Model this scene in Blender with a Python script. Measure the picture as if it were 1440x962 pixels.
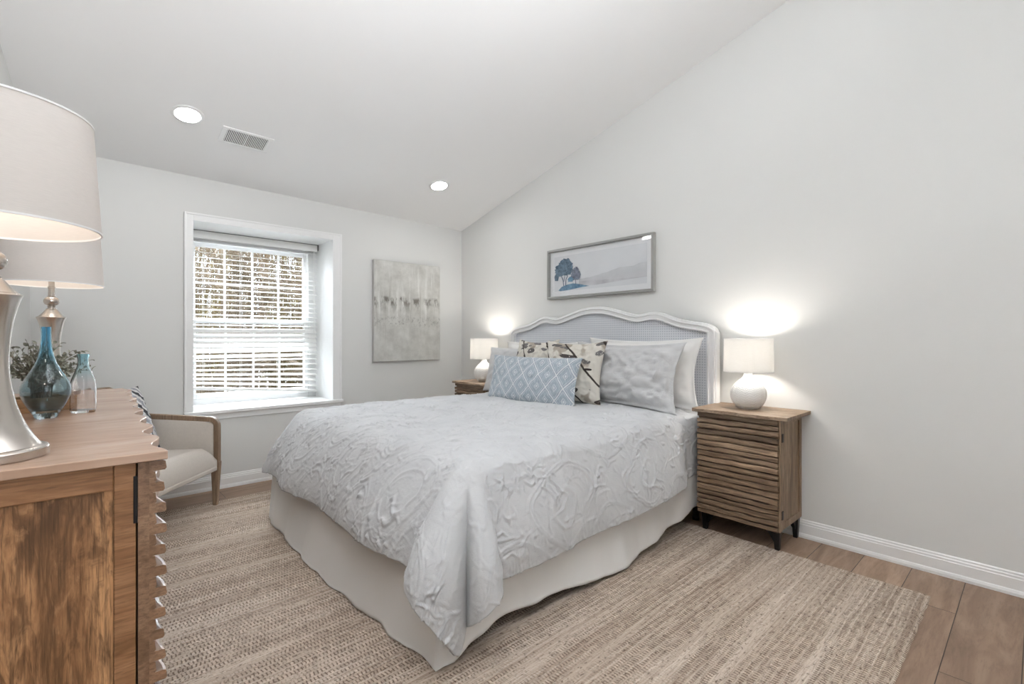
import bpy, math, random
import numpy as np
from mathutils import Matrix, Vector, Euler

random.seed(7)
RNG = np.random.default_rng(7)
SC = bpy.context.scene
COL = SC.collection
for o in list(bpy.data.objects):
    bpy.data.objects.remove(o)

# ------------------------------------------------------------------ camera
cam_d = bpy.data.cameras.new('camera')
cam = bpy.data.objects.new('camera', cam_d)
COL.objects.link(cam)
cam.location = (0, 0, 1.12)
cam.rotation_euler = (math.pi / 2, 0, -0.7405)
cam_d.sensor_fit = 'HORIZONTAL'
cam_d.sensor_width = 36
cam_d.lens = 679.17 / 1440 * 36
cam_d.shift_y = -6.0 / 1440
cam_d.clip_start = 0.02
cam_d.clip_end = 300
SC.camera = cam

# ------------------------------------------------------------------ view, world, lights
SC.view_settings.view_transform = 'Standard'
SC.view_settings.look = 'None'
SC.view_settings.exposure = 0.06
SC.view_settings.gamma = 1.0
SC.view_settings.use_curve_mapping = False
SC.cycles.use_denoising = True
SC.cycles.max_bounces = 10
SC.cycles.diffuse_bounces = 5
SC.cycles.glossy_bounces = 4
SC.cycles.transmission_bounces = 8
SC.cycles.transparent_max_bounces = 12
SC.cycles.sample_clamp_indirect = 8.0
SC.cycles.caustics_reflective = False
SC.cycles.caustics_refractive = False

world = bpy.data.worlds.new('overcast_sky')
SC.world = world
world.use_nodes = True
bg = world.node_tree.nodes['Background']
bg.inputs[0].default_value = (0.84, 0.92, 1.0, 1)
bg.inputs[1].default_value = 1.7

def area(name, loc, rot, sx, sy, power, color=(1, 1, 1), shape='RECTANGLE', spread=math.pi):
    d = bpy.data.lights.new(name, 'AREA')
    d.shape = shape
    d.size = sx
    d.size_y = sy
    d.energy = power
    d.color = color
    d.spread = spread
    o = bpy.data.objects.new(name, d)
    COL.objects.link(o)
    o.location = loc
    o.rotation_euler = rot
    return o

# soft bright sky light coming in at the window, and light bounced off the vaulted ceiling
sun_d = bpy.data.lights.new('sky_glow', 'SUN')
sun_d.energy = 128
sun_d.angle = math.radians(80)
sun_d.color = (0.83, 0.915, 1.0)
sun = bpy.data.objects.new('sky_glow', sun_d)
COL.objects.link(sun)
sun.rotation_euler = (math.radians(-58), 0, math.radians(-12))
area('ceiling_bounce', (0.3, -1.0, 2.6), (math.radians(125), 0, math.radians(-6)), 1.0, .8, 62, (0.935, 0.965, 1.0), spread=math.radians(130))
area('ceiling_bounce_soft', (0.75, -0.6, 2.1), (math.radians(136), 0, math.radians(4)), 1.3, 1.0, 31, (0.935, 0.965, 1.0), spread=math.radians(95))
area('rear_fill_light', (0.15, -1.35, 1.15), (math.radians(88), 0, math.radians(30)), .8, 1.8, 4.0, (0.94, 0.97, 1.0), spread=math.radians(90))  # added unseen fill lamp behind the camera, brightens dresser end and bed foot; no doorway
port = area('window_portal', (1.155, 4.62, 1.27), (math.radians(-90), 0, 0), 0.95, 1.3, 10)
port.data.cycles.is_portal = True

# ------------------------------------------------------------------ node helpers
def new_mat(name):
    m = bpy.data.materials.new(name)
    m.use_nodes = True
    nt = m.node_tree
    b = nt.nodes['Principled BSDF']
    return m, nt, b

def setp(b, **kw):
    names = {'rough': 'Roughness', 'metal': 'Metallic', 'spec': 'Specular IOR Level', 'trans': 'Transmission Weight',
             'ior': 'IOR', 'sheen': 'Sheen Weight', 'coat': 'Coat Weight', 'alpha': 'Alpha', 'sss': 'Subsurface Weight'}
    for k, v in kw.items():
        if k == 'col':
            b.inputs['Base Color'].default_value = (*v, 1)
        elif k == 'emit':
            b.inputs['Emission Color'].default_value = (*v[0], 1)
            b.inputs['Emission Strength'].default_value = v[1]
        else:
            b.inputs[names[k]].default_value = v

def N(nt, t, **props):
    n = nt.nodes.new(t)
    for k, v in props.items():
        setattr(n, k, v)
    return n

def L(nt, a, b):
    nt.links.new(a, b)

def math_n(nt, op, a, b=None, c=None):
    n = N(nt, 'ShaderNodeMath', operation=op)
    for i, x in enumerate((a, b, c)):
        if x is None:
            continue
        if isinstance(x, (int, float)):
            n.inputs[i].default_value = x
        else:
            L(nt, x, n.inputs[i])
    return n.outputs[0]

def ramp(nt, fac, stops):
    n = N(nt, 'ShaderNodeValToRGB')
    while len(n.color_ramp.elements) < len(stops):
        n.color_ramp.elements.new(0.5)
    for e, (p, c) in zip(n.color_ramp.elements, stops):
        e.position = p
        e.color = (*c, 1) if len(c) == 3 else c
    L(nt, fac, n.inputs[0])
    return n.outputs[0]

def coords(nt, scale=(1, 1, 1), kind='Object', rot=(0, 0, 0), loc=(0, 0, 0)):
    t = N(nt, 'ShaderNodeTexCoord')
    m = N(nt, 'ShaderNodeMapping')
    m.inputs['Scale'].default_value = scale
    m.inputs['Rotation'].default_value = rot
    m.inputs['Location'].default_value = loc
    L(nt, t.outputs[kind], m.inputs[0])
    return m.outputs[0]

def noise(nt, vec, scale, detail=4, rough=0.5, dist=0.0, out=0):
    n = N(nt, 'ShaderNodeTexNoise')
    n.inputs['Scale'].default_value = scale
    n.inputs['Detail'].default_value = detail
    n.inputs['Roughness'].default_value = rough
    n.inputs['Distortion'].default_value = dist
    L(nt, vec, n.inputs['Vector'])
    return n.outputs[out]

def mixc(nt, fac, a, b, mode='MIX'):
    n = N(nt, 'ShaderNodeMix', data_type='RGBA', blend_type=mode)
    if isinstance(fac, (int, float)):
        n.inputs[0].default_value = fac
    else:
        L(nt, fac, n.inputs[0])
    for i, x in ((6, a), (7, b)):
        if isinstance(x, tuple):
            n.inputs[i].default_value = (*x, 1)
        else:
            L(nt, x, n.inputs[i])
    return n.outputs[2]

def bump(nt, b, h, strength=0.3, dist=0.01, prev=None):
    n = N(nt, 'ShaderNodeBump')
    n.inputs['Strength'].default_value = strength
    n.inputs['Distance'].default_value = dist
    L(nt, h, n.inputs['Height'])
    if prev is not None:
        L(nt, prev, n.inputs['Normal'])
    L(nt, n.outputs[0], b.inputs['Normal'])
    return n.outputs[0]

def simple(name, col, rough=0.5, nscale=None, nstr=0.1, ndist=0.002, var=0.0, **kw):
    m, nt, b = new_mat(name)
    setp(b, col=col, rough=rough, **kw)
    if nscale:
        v = coords(nt)
        h = noise(nt, v, nscale, 4)
        bump(nt, b, h, nstr, ndist)
        if var:
            c = ramp(nt, noise(nt, v, nscale * 0.13, 3), [(0.3, tuple(x * (1 - var) for x in col)), (0.7, tuple(min(1, x * (1 + var)) for x in col))])
            L(nt, c, b.inputs['Base Color'])
    return m

def wood(name, dark, mid, light, scale=(1, 1, 1), rough=0.5, grain=1.0, bstr=0.15, islvar=0.0, rot=(0, 0, 0)):
    """scale: the grain runs along the axis with the small number."""
    m, nt, b = new_mat(name)
    tcn = N(nt, 'ShaderNodeTexCoord')
    geo = N(nt, 'ShaderNodeNewGeometry')
    off = N(nt, 'ShaderNodeVectorMath', operation='MULTIPLY_ADD')
    cmb = N(nt, 'ShaderNodeCombineXYZ')
    for q in range(3):
        L(nt, geo.outputs['Random Per Island'], cmb.inputs[q])
    L(nt, cmb.outputs[0], off.inputs[0])
    off.inputs[1].default_value = (3.7, 5.3, 7.9)
    L(nt, tcn.outputs['Object'], off.inputs[2])
    def grained(sc_):
        mp = N(nt, 'ShaderNodeMapping')
        mp.inputs['Scale'].default_value = sc_
        mp.inputs['Rotation'].default_value = rot
        L(nt, off.outputs[0], mp.inputs[0])
        return mp.outputs[0]
    v = grained(scale)
    big = noise(nt, v, 1.7, 4, 0.6, 1.4)
    figure = noise(nt, v, 5.0, 5, 0.62, 2.2)
    k = max(scale)
    v2 = grained(tuple(x * (9 if x > k * .4 else 2.2) for x in scale))
    fib = noise(nt, v2, 3.0, 4, 0.6, 0.3)
    pores = noise(nt, v2, 7.0, 2, 0.5)
    c1 = ramp(nt, big, [(0.30, dark), (0.47, mid), (0.66, light)])
    c2 = mixc(nt, ramp(nt, figure, [(0.40, (0.8 * grain * grain,) * 3), (0.52, (0, 0, 0))]), c1, dark)
    c2 = mixc(nt, ramp(nt, figure, [(0.56, (0, 0, 0)), (0.70, (0.55 * grain,) * 3)]), c2, light)
    c3 = mixc(nt, ramp(nt, fib, [(0.36, (0.75 * grain,) * 3), (0.54, (0, 0, 0))]), c2, tuple(x * 0.6 for x in dark))
    c3 = mixc(nt, ramp(nt, pores, [(0.62, (0, 0, 0)), (0.74, (0.7 * grain,) * 3)]), c3, tuple(x * 0.4 for x in dark))
    tone = ramp(nt, geo.outputs['Random Per Island'], [(0.0, (1 - islvar,) * 3), (0.35, (1 + islvar * .5,) * 3), (0.6, (1 - islvar * .4,) * 3), (1.0, (1 + islvar,) * 3)])
    c3 = mixc(nt, 1.0, c3, tone, 'MULTIPLY')
    L(nt, c3, b.inputs['Base Color'])
    setp(b, rough=rough, spec=0.4)
    bump(nt, b, fib, bstr, 0.002)
    return m

# ------------------------------------------------------------------ materials
M = {}
M['wall'] = simple('wall_paint', (0.72, 0.72, 0.705), 0.75, 260, 0.04, 0.001, spec=0.2)
M['ceil'] = simple('ceiling_paint', (0.90, 0.90, 0.90), 0.85, 220, 0.04, 0.001, spec=0.1)
M['trim'] = simple('white_trim_paint', (0.86, 0.86, 0.855), 0.4, 30, 0.02, 0.001)
M['blind'] = simple('white_blind_slat', (0.88, 0.88, 0.86), 0.45, 40, 0.02, 0.001)
M['rod'] = simple('grey_headrail_edge', (0.25, 0.25, 0.25), 0.5, 40, 0.02)
M['black_metal'] = simple('black_iron', (0.018, 0.016, 0.016), 0.45, 90, 0.15, 0.001, metal=0.6)
M['nickel'] = simple('brushed_nickel', (0.54, 0.50, 0.46), 0.27, 200, 0.03, 0.0005, metal=1.0)
M['white_gloss'] = simple('white_ceramic', (0.80, 0.79, 0.77), 0.35, 60, 0.02, 0.0005)
M['white_plastic'] = simple('white_plastic', (0.85, 0.85, 0.85), 0.4, 60, 0.02, 0.0005)
M['vent_dark'] = simple('dark_duct', (0.06, 0.06, 0.065), 0.8, 40, 0.05)
M['headboard'] = simple('white_painted_wood', (0.80, 0.80, 0.80), 0.4, 25, 0.03, 0.001)
M['skirt'] = simple('bed_skirt_cotton', (0.80, 0.79, 0.775), 0.9, 500, 0.12, 0.0006, sheen=0.1)
M['white_cotton'] = simple('white_cotton', (0.80, 0.79, 0.775), 0.9, 420, 0.1, 0.0006)
M['mattress'] = simple('mattress_ticking', (0.7, 0.7, 0.7), 0.9, 200, 0.1)
M['stems'] = simple('plant_stem', (0.11, 0.09, 0.055), 0.7, 60, 0.1)
M['upholstery'] = simple('cream_linen_upholstery', (0.60, 0.55, 0.50), 0.9, 700, 0.2, 0.0008, var=0.03)
M['artframe'] = simple('pewter_picture_frame', (0.36, 0.36, 0.345), 0.45, 80, 0.05, 0.0005, metal=0.25)
M['mat_board'] = simple('white_mat_board', (0.80, 0.81, 0.83), 0.9, 200, 0.03)
M['canvas_side'] = simple('canvas_edge', (0.50, 0.49, 0.47), 0.9, 300, 0.1)

M['dresser_top'] = wood('mango_wood_top', (0.345, 0.21, 0.14), (0.44, 0.285, 0.20), (0.50, 0.345, 0.255), (1.0, 2.6, 2.0), 0.22, 0.22, 0.02)
M['dresser_rail'] = wood('mango_wood_rail', (0.20, 0.095, 0.041), (0.32, 0.158, 0.073), (0.41, 0.22, 0.11), (1.3, 3, 6), 0.45, 0.7, islvar=.08)
M['dresser_panel'] = wood('mango_wood_panel', (0.11, 0.052, 0.023), (0.29, 0.142, 0.062), (0.53, 0.29, 0.137), (7, 4, 1.5), 0.45, 0.9, islvar=.16)
M['dresser_slat'] = wood('mango_wood_slat', (0.16, 0.087, 0.047), (0.26, 0.15, 0.088), (0.34, 0.21, 0.132), (4, 1.1, 9), 0.32, 0.6, islvar=.18)
M['ns_top'] = wood('weathered_wood_top', (0.16, 0.102, 0.064), (0.27, 0.188, 0.128), (0.37, 0.275, 0.195), (6, 1.5, 4), 0.5, 0.7)
M['ns_slat'] = wood('weathered_wood_slat', (0.115, 0.07, 0.041), (0.23, 0.152, 0.096), (0.39, 0.28, 0.185), (3, 1.0, 16), 0.55, 0.95, islvar=.38)
M['ns_side'] = wood('weathered_wood_side', (0.17, 0.106, 0.064), (0.275, 0.19, 0.12), (0.36, 0.26, 0.175), (6, 6, 1.1), 0.55, 0.8)
M['chair_wood'] = wood('ash_brown_wood', (0.19, 0.125, 0.08), (0.28, 0.19, 0.125), (0.35, 0.25, 0.17), (6, 6, 1.5), 0.45, 0.6)
M['box_wood'] = wood('planter_wood', (0.28, 0.15, 0.07), (0.42, 0.24, 0.12), (0.52, 0.32, 0.18), (2, 6, 6), 0.5, 0.7)

# floor: planks along X
def floor_mat():
    m, nt, b = new_mat('oak_plank_floor')
    t = N(nt, 'ShaderNodeTexCoord')
    mp = N(nt, 'ShaderNodeMapping')
    mp.inputs['Location'].default_value = (0.05, -0.041, 0)
    L(nt, t.outputs['Object'], mp.inputs[0])
    br = N(nt, 'ShaderNodeTexBrick')
    br.offset = 0.37
    br.inputs['Color1'].default_value = (0, 0, 0, 1)
    br.inputs['Color2'].default_value = (1, 1, 1, 1)
    br.inputs['Mortar'].default_value = (0.5, 0.5, 0.5, 1)
    br.inputs['Scale'].default_value = 1
    br.inputs['Mortar Size'].default_value = 0.0016
    br.inputs['Mortar Smooth'].default_value = 0.2
    br.inputs['Brick Width'].default_value = 1.35
    br.inputs['Row Height'].default_value = 0.19
    L(nt, mp.outputs[0], br.inputs['Vector'])
    # grain offset per plank
    comb = N(nt, 'ShaderNodeVectorMath', operation='MULTIPLY_ADD')
    L(nt, br.outputs['Color'], comb.inputs[0])
    comb.inputs[1].default_value = (7.3, 3.1, 5.0)
    sc = N(nt, 'ShaderNodeVectorMath', operation='MULTIPLY')
    L(nt, t.outputs['Object'], sc.inputs[0])
    sc.inputs[1].default_value = (1.3, 9, 1)
    L(nt, sc.outputs[0], comb.inputs[2])
    g = noise(nt, comb.outputs[0], 1.6, 5, 0.55, 1.6)
    fine = noise(nt, comb.outputs[0], 14, 4, 0.6)
    c = ramp(nt, g, [(0.3, (0.215, 0.140, 0.092)), (0.5, (0.30, 0.20, 0.136)), (0.7, (0.38, 0.265, 0.185))])
    tone = ramp(nt, br.outputs['Color'], [(0, (0.82, 0.80, 0.80)), (1, (1.12, 1.10, 1.08))])
    c = mixc(nt, 1.0, c, tone, 'MULTIPLY')
    c = mixc(nt, ramp(nt, fine, [(0.5, (0, 0, 0)), (0.72, (0.3, 0.3, 0.3))]), c, (0.10, 0.06, 0.04))
    c = mixc(nt, br.outputs['Fac'], c, (0.045, 0.028, 0.02))
    L(nt, c, b.inputs['Base Color'])
    setp(b, rough=0.42, spec=0.35)
    bump(nt, b, math_n(nt, 'MULTIPLY', br.outputs['Fac'], -1), 0.5, 0.002)
    return m
M['floor'] = floor_mat()

def rug_mat():
    m, nt, b = new_mat('woven_jute')
    v = coords(nt)
    sep = N(nt, 'ShaderNodeSeparateXYZ')
    L(nt, v, sep.inputs[0])
    # wobble the rows a little
    wob = math_n(nt, 'MULTIPLY', math_n(nt, 'SUBTRACT', noise(nt, coords(nt, (1.2, 3, 1)), 2.0, 2), 0.5), 0.02)
    y = math_n(nt, 'ADD', sep.outputs[1], wob)
    cmb = N(nt, 'ShaderNodeCombineXYZ')
    L(nt, sep.outputs[0], cmb.inputs[0])
    L(nt, y, cmb.inputs[1])
    vv = cmb.outputs[0]
    # ladder stitches: short dark ticks across the rows, shifted from row to row
    RH, TW = .026, .0125
    jx = math_n(nt, 'MULTIPLY', math_n(nt, 'SUBTRACT', noise(nt, coords(nt, (14, 40, 1)), 1.0, 2), 0.5), 1.1)
    yr = math_n(nt, 'DIVIDE', math_n(nt, 'ADD', y, 5), RH)
    row = math_n(nt, 'FLOOR', yr)
    fy = math_n(nt, 'FRACT', yr)
    xr = math_n(nt, 'ADD', math_n(nt, 'ADD', math_n(nt, 'DIVIDE', sep.outputs[0], TW), math_n(nt, 'MULTIPLY', row, .37)), jx)
    fx = math_n(nt, 'ABSOLUTE', math_n(nt, 'SUBTRACT', math_n(nt, 'FRACT', xr), 0.5))
    tick = math_n(nt, 'MULTIPLY', ramp(nt, fx, [(0.10, (1, 1, 1)), (0.24, (0, 0, 0))]), ramp(nt, math_n(nt, 'ABSOLUTE', math_n(nt, 'SUBTRACT', fy, 0.5)), [(0.30, (1, 1, 1)), (0.42, (0, 0, 0))]))
    wn = N(nt, 'ShaderNodeTexWhiteNoise', noise_dimensions='2D')
    wv_ = N(nt, 'ShaderNodeCombineXYZ')
    L(nt, math_n(nt, 'FLOOR', math_n(nt, 'ADD', xr, 0.5)), wv_.inputs[0])
    L(nt, row, wv_.inputs[1])
    L(nt, wv_.outputs[0], wn.inputs['Vector'])
    def st(sx, sy, s, d=2):
        mp = N(nt, 'ShaderNodeMapping')
        mp.inputs['Scale'].default_value = (sx, sy, 1)
        L(nt, vv, mp.inputs[0])
        return noise(nt, mp.outputs[0], s, d, 0.6)
    stripe = st(0.35, 11, 1.0, 4)
    rows = st(1.6, 85, 1.0, 4)
    flecks = st(55, 90, 1.0, 3)
    fibre = st(18, 260, 1.0, 3)
    base = ramp(nt, stripe, [(0.30, (0.41, 0.325, 0.26)), (0.5, (0.53, 0.435, 0.355)), (0.70, (0.64, 0.545, 0.46))])
    base = mixc(nt, ramp(nt, rows, [(0.30, (0.8,) * 3), (0.46, (0.0,) * 3)]), base, (0.32, 0.245, 0.19))
    base = mixc(nt, ramp(nt, rows, [(0.52, (0.0,) * 3), (0.70, (0.7,) * 3)]), base, (0.74, 0.65, 0.56))
    base = mixc(nt, ramp(nt, fibre, [(0.36, (0.5,) * 3), (0.52, (0, 0, 0))]), base, (0.27, 0.20, 0.155))
    base = mixc(nt, ramp(nt, flecks, [(0.30, (0.85,) * 3), (0.44, (0, 0, 0))]), base, (0.12, 0.085, 0.063))
    thread = mixc(nt, wn.outputs['Value'], (0.80, 0.79, 0.78), (1.14, 1.13, 1.12))
    woven = mixc(nt, math_n(nt, 'MULTIPLY', tick, .85), mixc(nt, 1.0, base, thread, 'MULTIPLY'), (0.15, 0.105, 0.08))
    brk = ramp(nt, st(9, 60, 1.0, 2), [(0.36, (0.2,) * 3), (0.50, (1.0,) * 3)])
    band = math_n(nt, 'MULTIPLY', ramp(nt, st(0.6, 9, 1.0, 2), [(0.42, (0.12,) * 3), (0.50, (0.95,) * 3)]), brk)
    c = mixc(nt, band, base, woven)
    L(nt, c, b.inputs['Base Color'])
    setp(b, rough=0.95, spec=0.1)
    h = math_n(nt, 'SUBTRACT', math_n(nt, 'ADD', rows, math_n(nt, 'MULTIPLY', flecks, 0.8)), math_n(nt, 'MULTIPLY', tick, band))
    bump(nt, b, h, 0.7, 0.006)
    return m
M['rug'] = rug_mat()

def fabric_comforter():
    m, nt, b = new_mat('embossed_grey_comforter_fabric')
    v = coords(nt)
    setp(b, rough=0.85, sheen=0.15, spec=0.2)
    c = ramp(nt, noise(nt, v, 9, 4), [(0.3, (0.555, 0.56, 0.575)), (0.7, (0.60, 0.605, 0.615))])
    L(nt, c, b.inputs['Base Color'])
    h1 = noise(nt, v, 320, 3, 0.6)
    h2 = noise(nt, coords(nt, (1, 2.4, 2.0)), 38, 3, 0.55, 1.0)
    p = bump(nt, b, h1, 0.12, 0.0015)
    bump(nt, b, h2, 0.25, 0.006, p)
    return m
M['comforter'] = fabric_comforter()

def fabric_sham():
    m, nt, b = new_mat('grey_sham_fabric')
    v = coords(nt)
    setp(b, col=(0.585, 0.585, 0.59), rough=0.85, sheen=0.15, spec=0.2)
    h1 = noise(nt, v, 320, 3, 0.6)
    h2 = noise(nt, coords(nt, (1.6, 1, 1), rot=(0, 0, 0.6)), 17, 3, 0.55, 1.6)
    p = bump(nt, b, h1, 0.12, 0.0015)
    bump(nt, b, h2, 0.28, 0.012, p)
    return m
M['sham'] = fabric_sham()

def fabric_diamond():
    m, nt, b = new_mat('blue_diamond_lumbar_fabric')
    t = N(nt, 'ShaderNodeTexCoord')
    sep = N(nt, 'ShaderNodeSeparateXYZ')
    L(nt, t.outputs['UV'], sep.inputs[0])
    u = math_n(nt, 'MULTIPLY', sep.outputs[0], 5.6)
    w = math_n(nt, 'MULTIPLY', sep.outputs[1], 2.05)
    p = math_n(nt, 'ADD', u, w)
    q = math_n(nt, 'SUBTRACT', u, w)
    fp = math_n(nt, 'ABSOLUTE', math_n(nt, 'SUBTRACT', math_n(nt, 'FRACT', math_n(nt, 'ADD', p, 10.15)), 0.5))
    fq = math_n(nt, 'ABSOLUTE', math_n(nt, 'SUBTRACT', math_n(nt, 'FRACT', math_n(nt, 'ADD', q, 10.65)), 0.5))
    mx = math_n(nt, 'MAXIMUM', fp, fq)
    jag = math_n(nt, 'MULTIPLY', math_n(nt, 'SUBTRACT', noise(nt, coords(nt, kind='UV'), 45, 2), 0.5), 0.05)
    mx = math_n(nt, 'ADD', mx, jag)
    line = ramp(nt, mx, [(0.06, (0.8,) * 3), (0.075, (0, 0, 0)), (0.115, (0, 0, 0)), (0.13, (0.75,) * 3), (0.155, (0.75,) * 3), (0.17, (0, 0, 0)),
                         (0.36, (0, 0, 0)), (0.375, (0.55,) * 3), (0.39, (0.55,) * 3), (0.405, (0, 0, 0)), (0.462, (0, 0, 0)), (0.475, (1, 1, 1))])
    stitch = noise(nt, coords(nt, (150, 12, 1), 'UV'), 1.0, 2)
    base = ramp(nt, stitch, [(0.35, (0.30, 0.35, 0.405)), (0.65, (0.43, 0.475, 0.525))])
    c = mixc(nt, line, base, (0.70, 0.71, 0.71))
    L(nt, c, b.inputs['Base Color'])
    setp(b, rough=0.9, sheen=0.2, spec=0.15)
    h = math_n(nt, 'ADD', line, math_n(nt, 'MULTIPLY', stitch, 0.4))
    bump(nt, b, h, 0.6, 0.004)
    return m
M['diamond'] = fabric_diamond()

def fabric_floral(name, seed):
    m, nt, b = new_mat(name)
    v = coords(nt, (1, 1, 1), 'UV', loc=(seed, seed * 0.7, 0))
    warp = noise(nt, v, 2.2, 2, 0.5, 0, 1)
    add = N(nt, 'ShaderNodeVectorMath', operation='MULTIPLY_ADD')
    L(nt, warp, add.inputs[0])
    add.inputs[1].default_value = (0.35, 0.35, 0.35)
    L(nt, v, add.inputs[2])
    # stems
    wv = N(nt, 'ShaderNodeTexWave', wave_type='BANDS', bands_direction='DIAGONAL')
    wv.inputs['Scale'].default_value = 0.95
    wv.inputs['Distortion'].default_value = 5.0
    wv.inputs['Detail'].default_value = 1.5
    wv.inputs['Detail Scale'].default_value = 0.8
    L(nt, v, wv.inputs['Vector'])
    stem = ramp(nt, wv.outputs[1], [(0.985, (0, 0, 0)), (0.995, (1, 1, 1))])
    # leaves: stretched, rotated cells
    mp = N(nt, 'ShaderNodeMapping')
    mp.inputs['Scale'].default_value = (3.6, 9.5, 1)
    mp.inputs['Rotation'].default_value = (0, 0, 0.9)
    L(nt, add.outputs[0], mp.inputs[0])
    vo = N(nt, 'ShaderNodeTexVoronoi', feature='F1')
    vo.inputs['Scale'].default_value = 1.0
    L(nt, mp.outputs[0], vo.inputs['Vector'])
    csep = N(nt, 'ShaderNodeSeparateColor')
    L(nt, vo.outputs['Color'], csep.inputs[0])
    sel = math_n(nt, 'GREATER_THAN', csep.outputs[0], 0.40)
    leaf = math_n(nt, 'MULTIPLY', math_n(nt, 'LESS_THAN', vo.outputs['Distance'], 0.36), sel)
    vein = math_n(nt, 'GREATER_THAN', noise(nt, coords(nt, (30, 30, 1), 'UV'), 1, 2), 0.34)
    leaf = math_n(nt, 'MULTIPLY', leaf, vein)
    bgc = ramp(nt, noise(nt, v, 3.2, 2), [(0.5, (0.66, 0.63, 0.57)), (0.56, (0.66, 0.63, 0.57)), (0.60, (0.40, 0.355, 0.30)), (0.75, (0.36, 0.31, 0.26))])
    leafc = mixc(nt, csep.outputs[1], (0.045, 0.035, 0.03), (0.20, 0.19, 0.19))
    c = mixc(nt, leaf, bgc, leafc)
    c = mixc(nt, stem, c, (0.05, 0.04, 0.035))
    L(nt, c, b.inputs['Base Color'])
    setp(b, rough=0.9, spec=0.15)
    bump(nt, b, noise(nt, coords(nt, (1, 1, 1), 'UV'), 260, 2), 0.15, 0.001)
    return m
M['floral_a'] = fabric_floral('floral_cushion_fabric', 3.3)
M['floral_b'] = fabric_floral('floral_cushion_fabric_faded', 8.1)

def stripe_pillow():
    m, nt, b = new_mat('black_white_cushion_fabric')
    v = coords(nt, (1, 1, 1), 'UV')
    wv = N(nt, 'ShaderNodeTexWave', wave_type='BANDS', bands_direction='DIAGONAL')
    wv.inputs['Scale'].default_value = 1.9
    wv.inputs['Distortion'].default_value = 2.5
    L(nt, v, wv.inputs['Vector'])
    c = ramp(nt, wv.outputs[1], [(0.0, (0.03, 0.03, 0.035)), (0.18, (0.05, 0.05, 0.06)), (0.26, (0.62, 0.61, 0.60)), (0.75, (0.68, 0.67, 0.66)), (0.85, (0.30, 0.30, 0.32))])
    L(nt, c, b.inputs['Base Color'])
    setp(b, rough=0.9)
    bump(nt, b, noise(nt, v, 200, 2), 0.2, 0.001)
    return m
M['bw'] = stripe_pillow()

def cane_mat():
    m, nt, b = new_mat('woven_cane')
    v = coords(nt)
    sep = N(nt, 'ShaderNodeSeparateXYZ')
    L(nt, v, sep.inputs[0])
    def lines(s, per, wid):
        return math_n(nt, 'LESS_THAN', math_n(nt, 'ABSOLUTE', math_n(nt, 'SUBTRACT', math_n(nt, 'FRACT', math_n(nt, 'DIVIDE', s, per)), 0.5)), wid)
    y = math_n(nt, 'ADD', sep.outputs[1], 10)
    z = math_n(nt, 'ADD', sep.outputs[2], 10)
    hole = math_n(nt, 'MULTIPLY', lines(y, 0.0165, 0.27), lines(z, 0.0165, 0.27))
    c = mixc(nt, hole, (0.70, 0.715, 0.75), (0.50, 0.52, 0.57))
    L(nt, c, b.inputs['Base Color'])
    setp(b, rough=0.5)
    bump(nt, b, math_n(nt, 'SUBTRACT', 1.0, hole), 0.5, 0.002)
    return m
M['cane'] = cane_mat()

def shade_mat(name, col, trans=0.35):
    m, nt, b = new_mat(name)
    out = nt.nodes['Material Output']
    nt.nodes.remove(b)
    d = N(nt, 'ShaderNodeBsdfDiffuse')
    t = N(nt, 'ShaderNodeBsdfTranslucent')
    mx = N(nt, 'ShaderNodeMixShader')
    mx.inputs[0].default_value = trans
    v = coords(nt, (1, 1, 1))
    w = noise(nt, coords(nt, (60, 60, 900)), 1, 2)
    c = ramp(nt, w, [(0.3, tuple(x * 0.95 for x in col)), (0.7, col)])
    L(nt, c, d.inputs[0])
    L(nt, c, t.inputs[0])
    L(nt, d.outputs[0], mx.inputs[1])
    L(nt, t.outputs[0], mx.inputs[2])
    L(nt, mx.outputs[0], out.inputs[0])
    return m
M['shade_white'] = shade_mat('white_linen_shade', (0.82, 0.81, 0.79), 0.36)
M['shade_cream'] = shade_mat('cream_silk_shade', (0.75, 0.71, 0.68), 0.18)

def glass_mat(name, tint, dens=0.0, rough=0.02, ior=1.45):
    m, nt, b = new_mat(name)
    setp(b, col=tint, rough=rough, trans=1.0, ior=ior)
    v = coords(nt)
    bump(nt, b, noise(nt, v, 30, 2), 0.03, 0.002)
    return m

def pane_mat():
    m, nt, b = new_mat('clear_pane')
    out = nt.nodes['Material Output']
    nt.nodes.remove(b)
    t = N(nt, 'ShaderNodeBsdfTransparent')
    g = N(nt, 'ShaderNodeBsdfGlossy')
    g.inputs['Roughness'].default_value = 0.01
    f = N(nt, 'ShaderNodeFresnel')
    f.inputs[0].default_value = 1.45
    mx = N(nt, 'ShaderNodeMixShader')
    ge = N(nt, 'ShaderNodeNewGeometry')
    front = math_n(nt, 'SUBTRACT', 1.0, ge.outputs['Backfacing'])
    L(nt, math_n(nt, 'MULTIPLY', f.outputs[0], front), mx.inputs[0])
    L(nt, t.outputs[0], mx.inputs[1])
    L(nt, g.outputs[0], mx.inputs[2])
    L(nt, mx.outputs[0], out.inputs[0])
    return m
M['pane'] = pane_mat()

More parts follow.
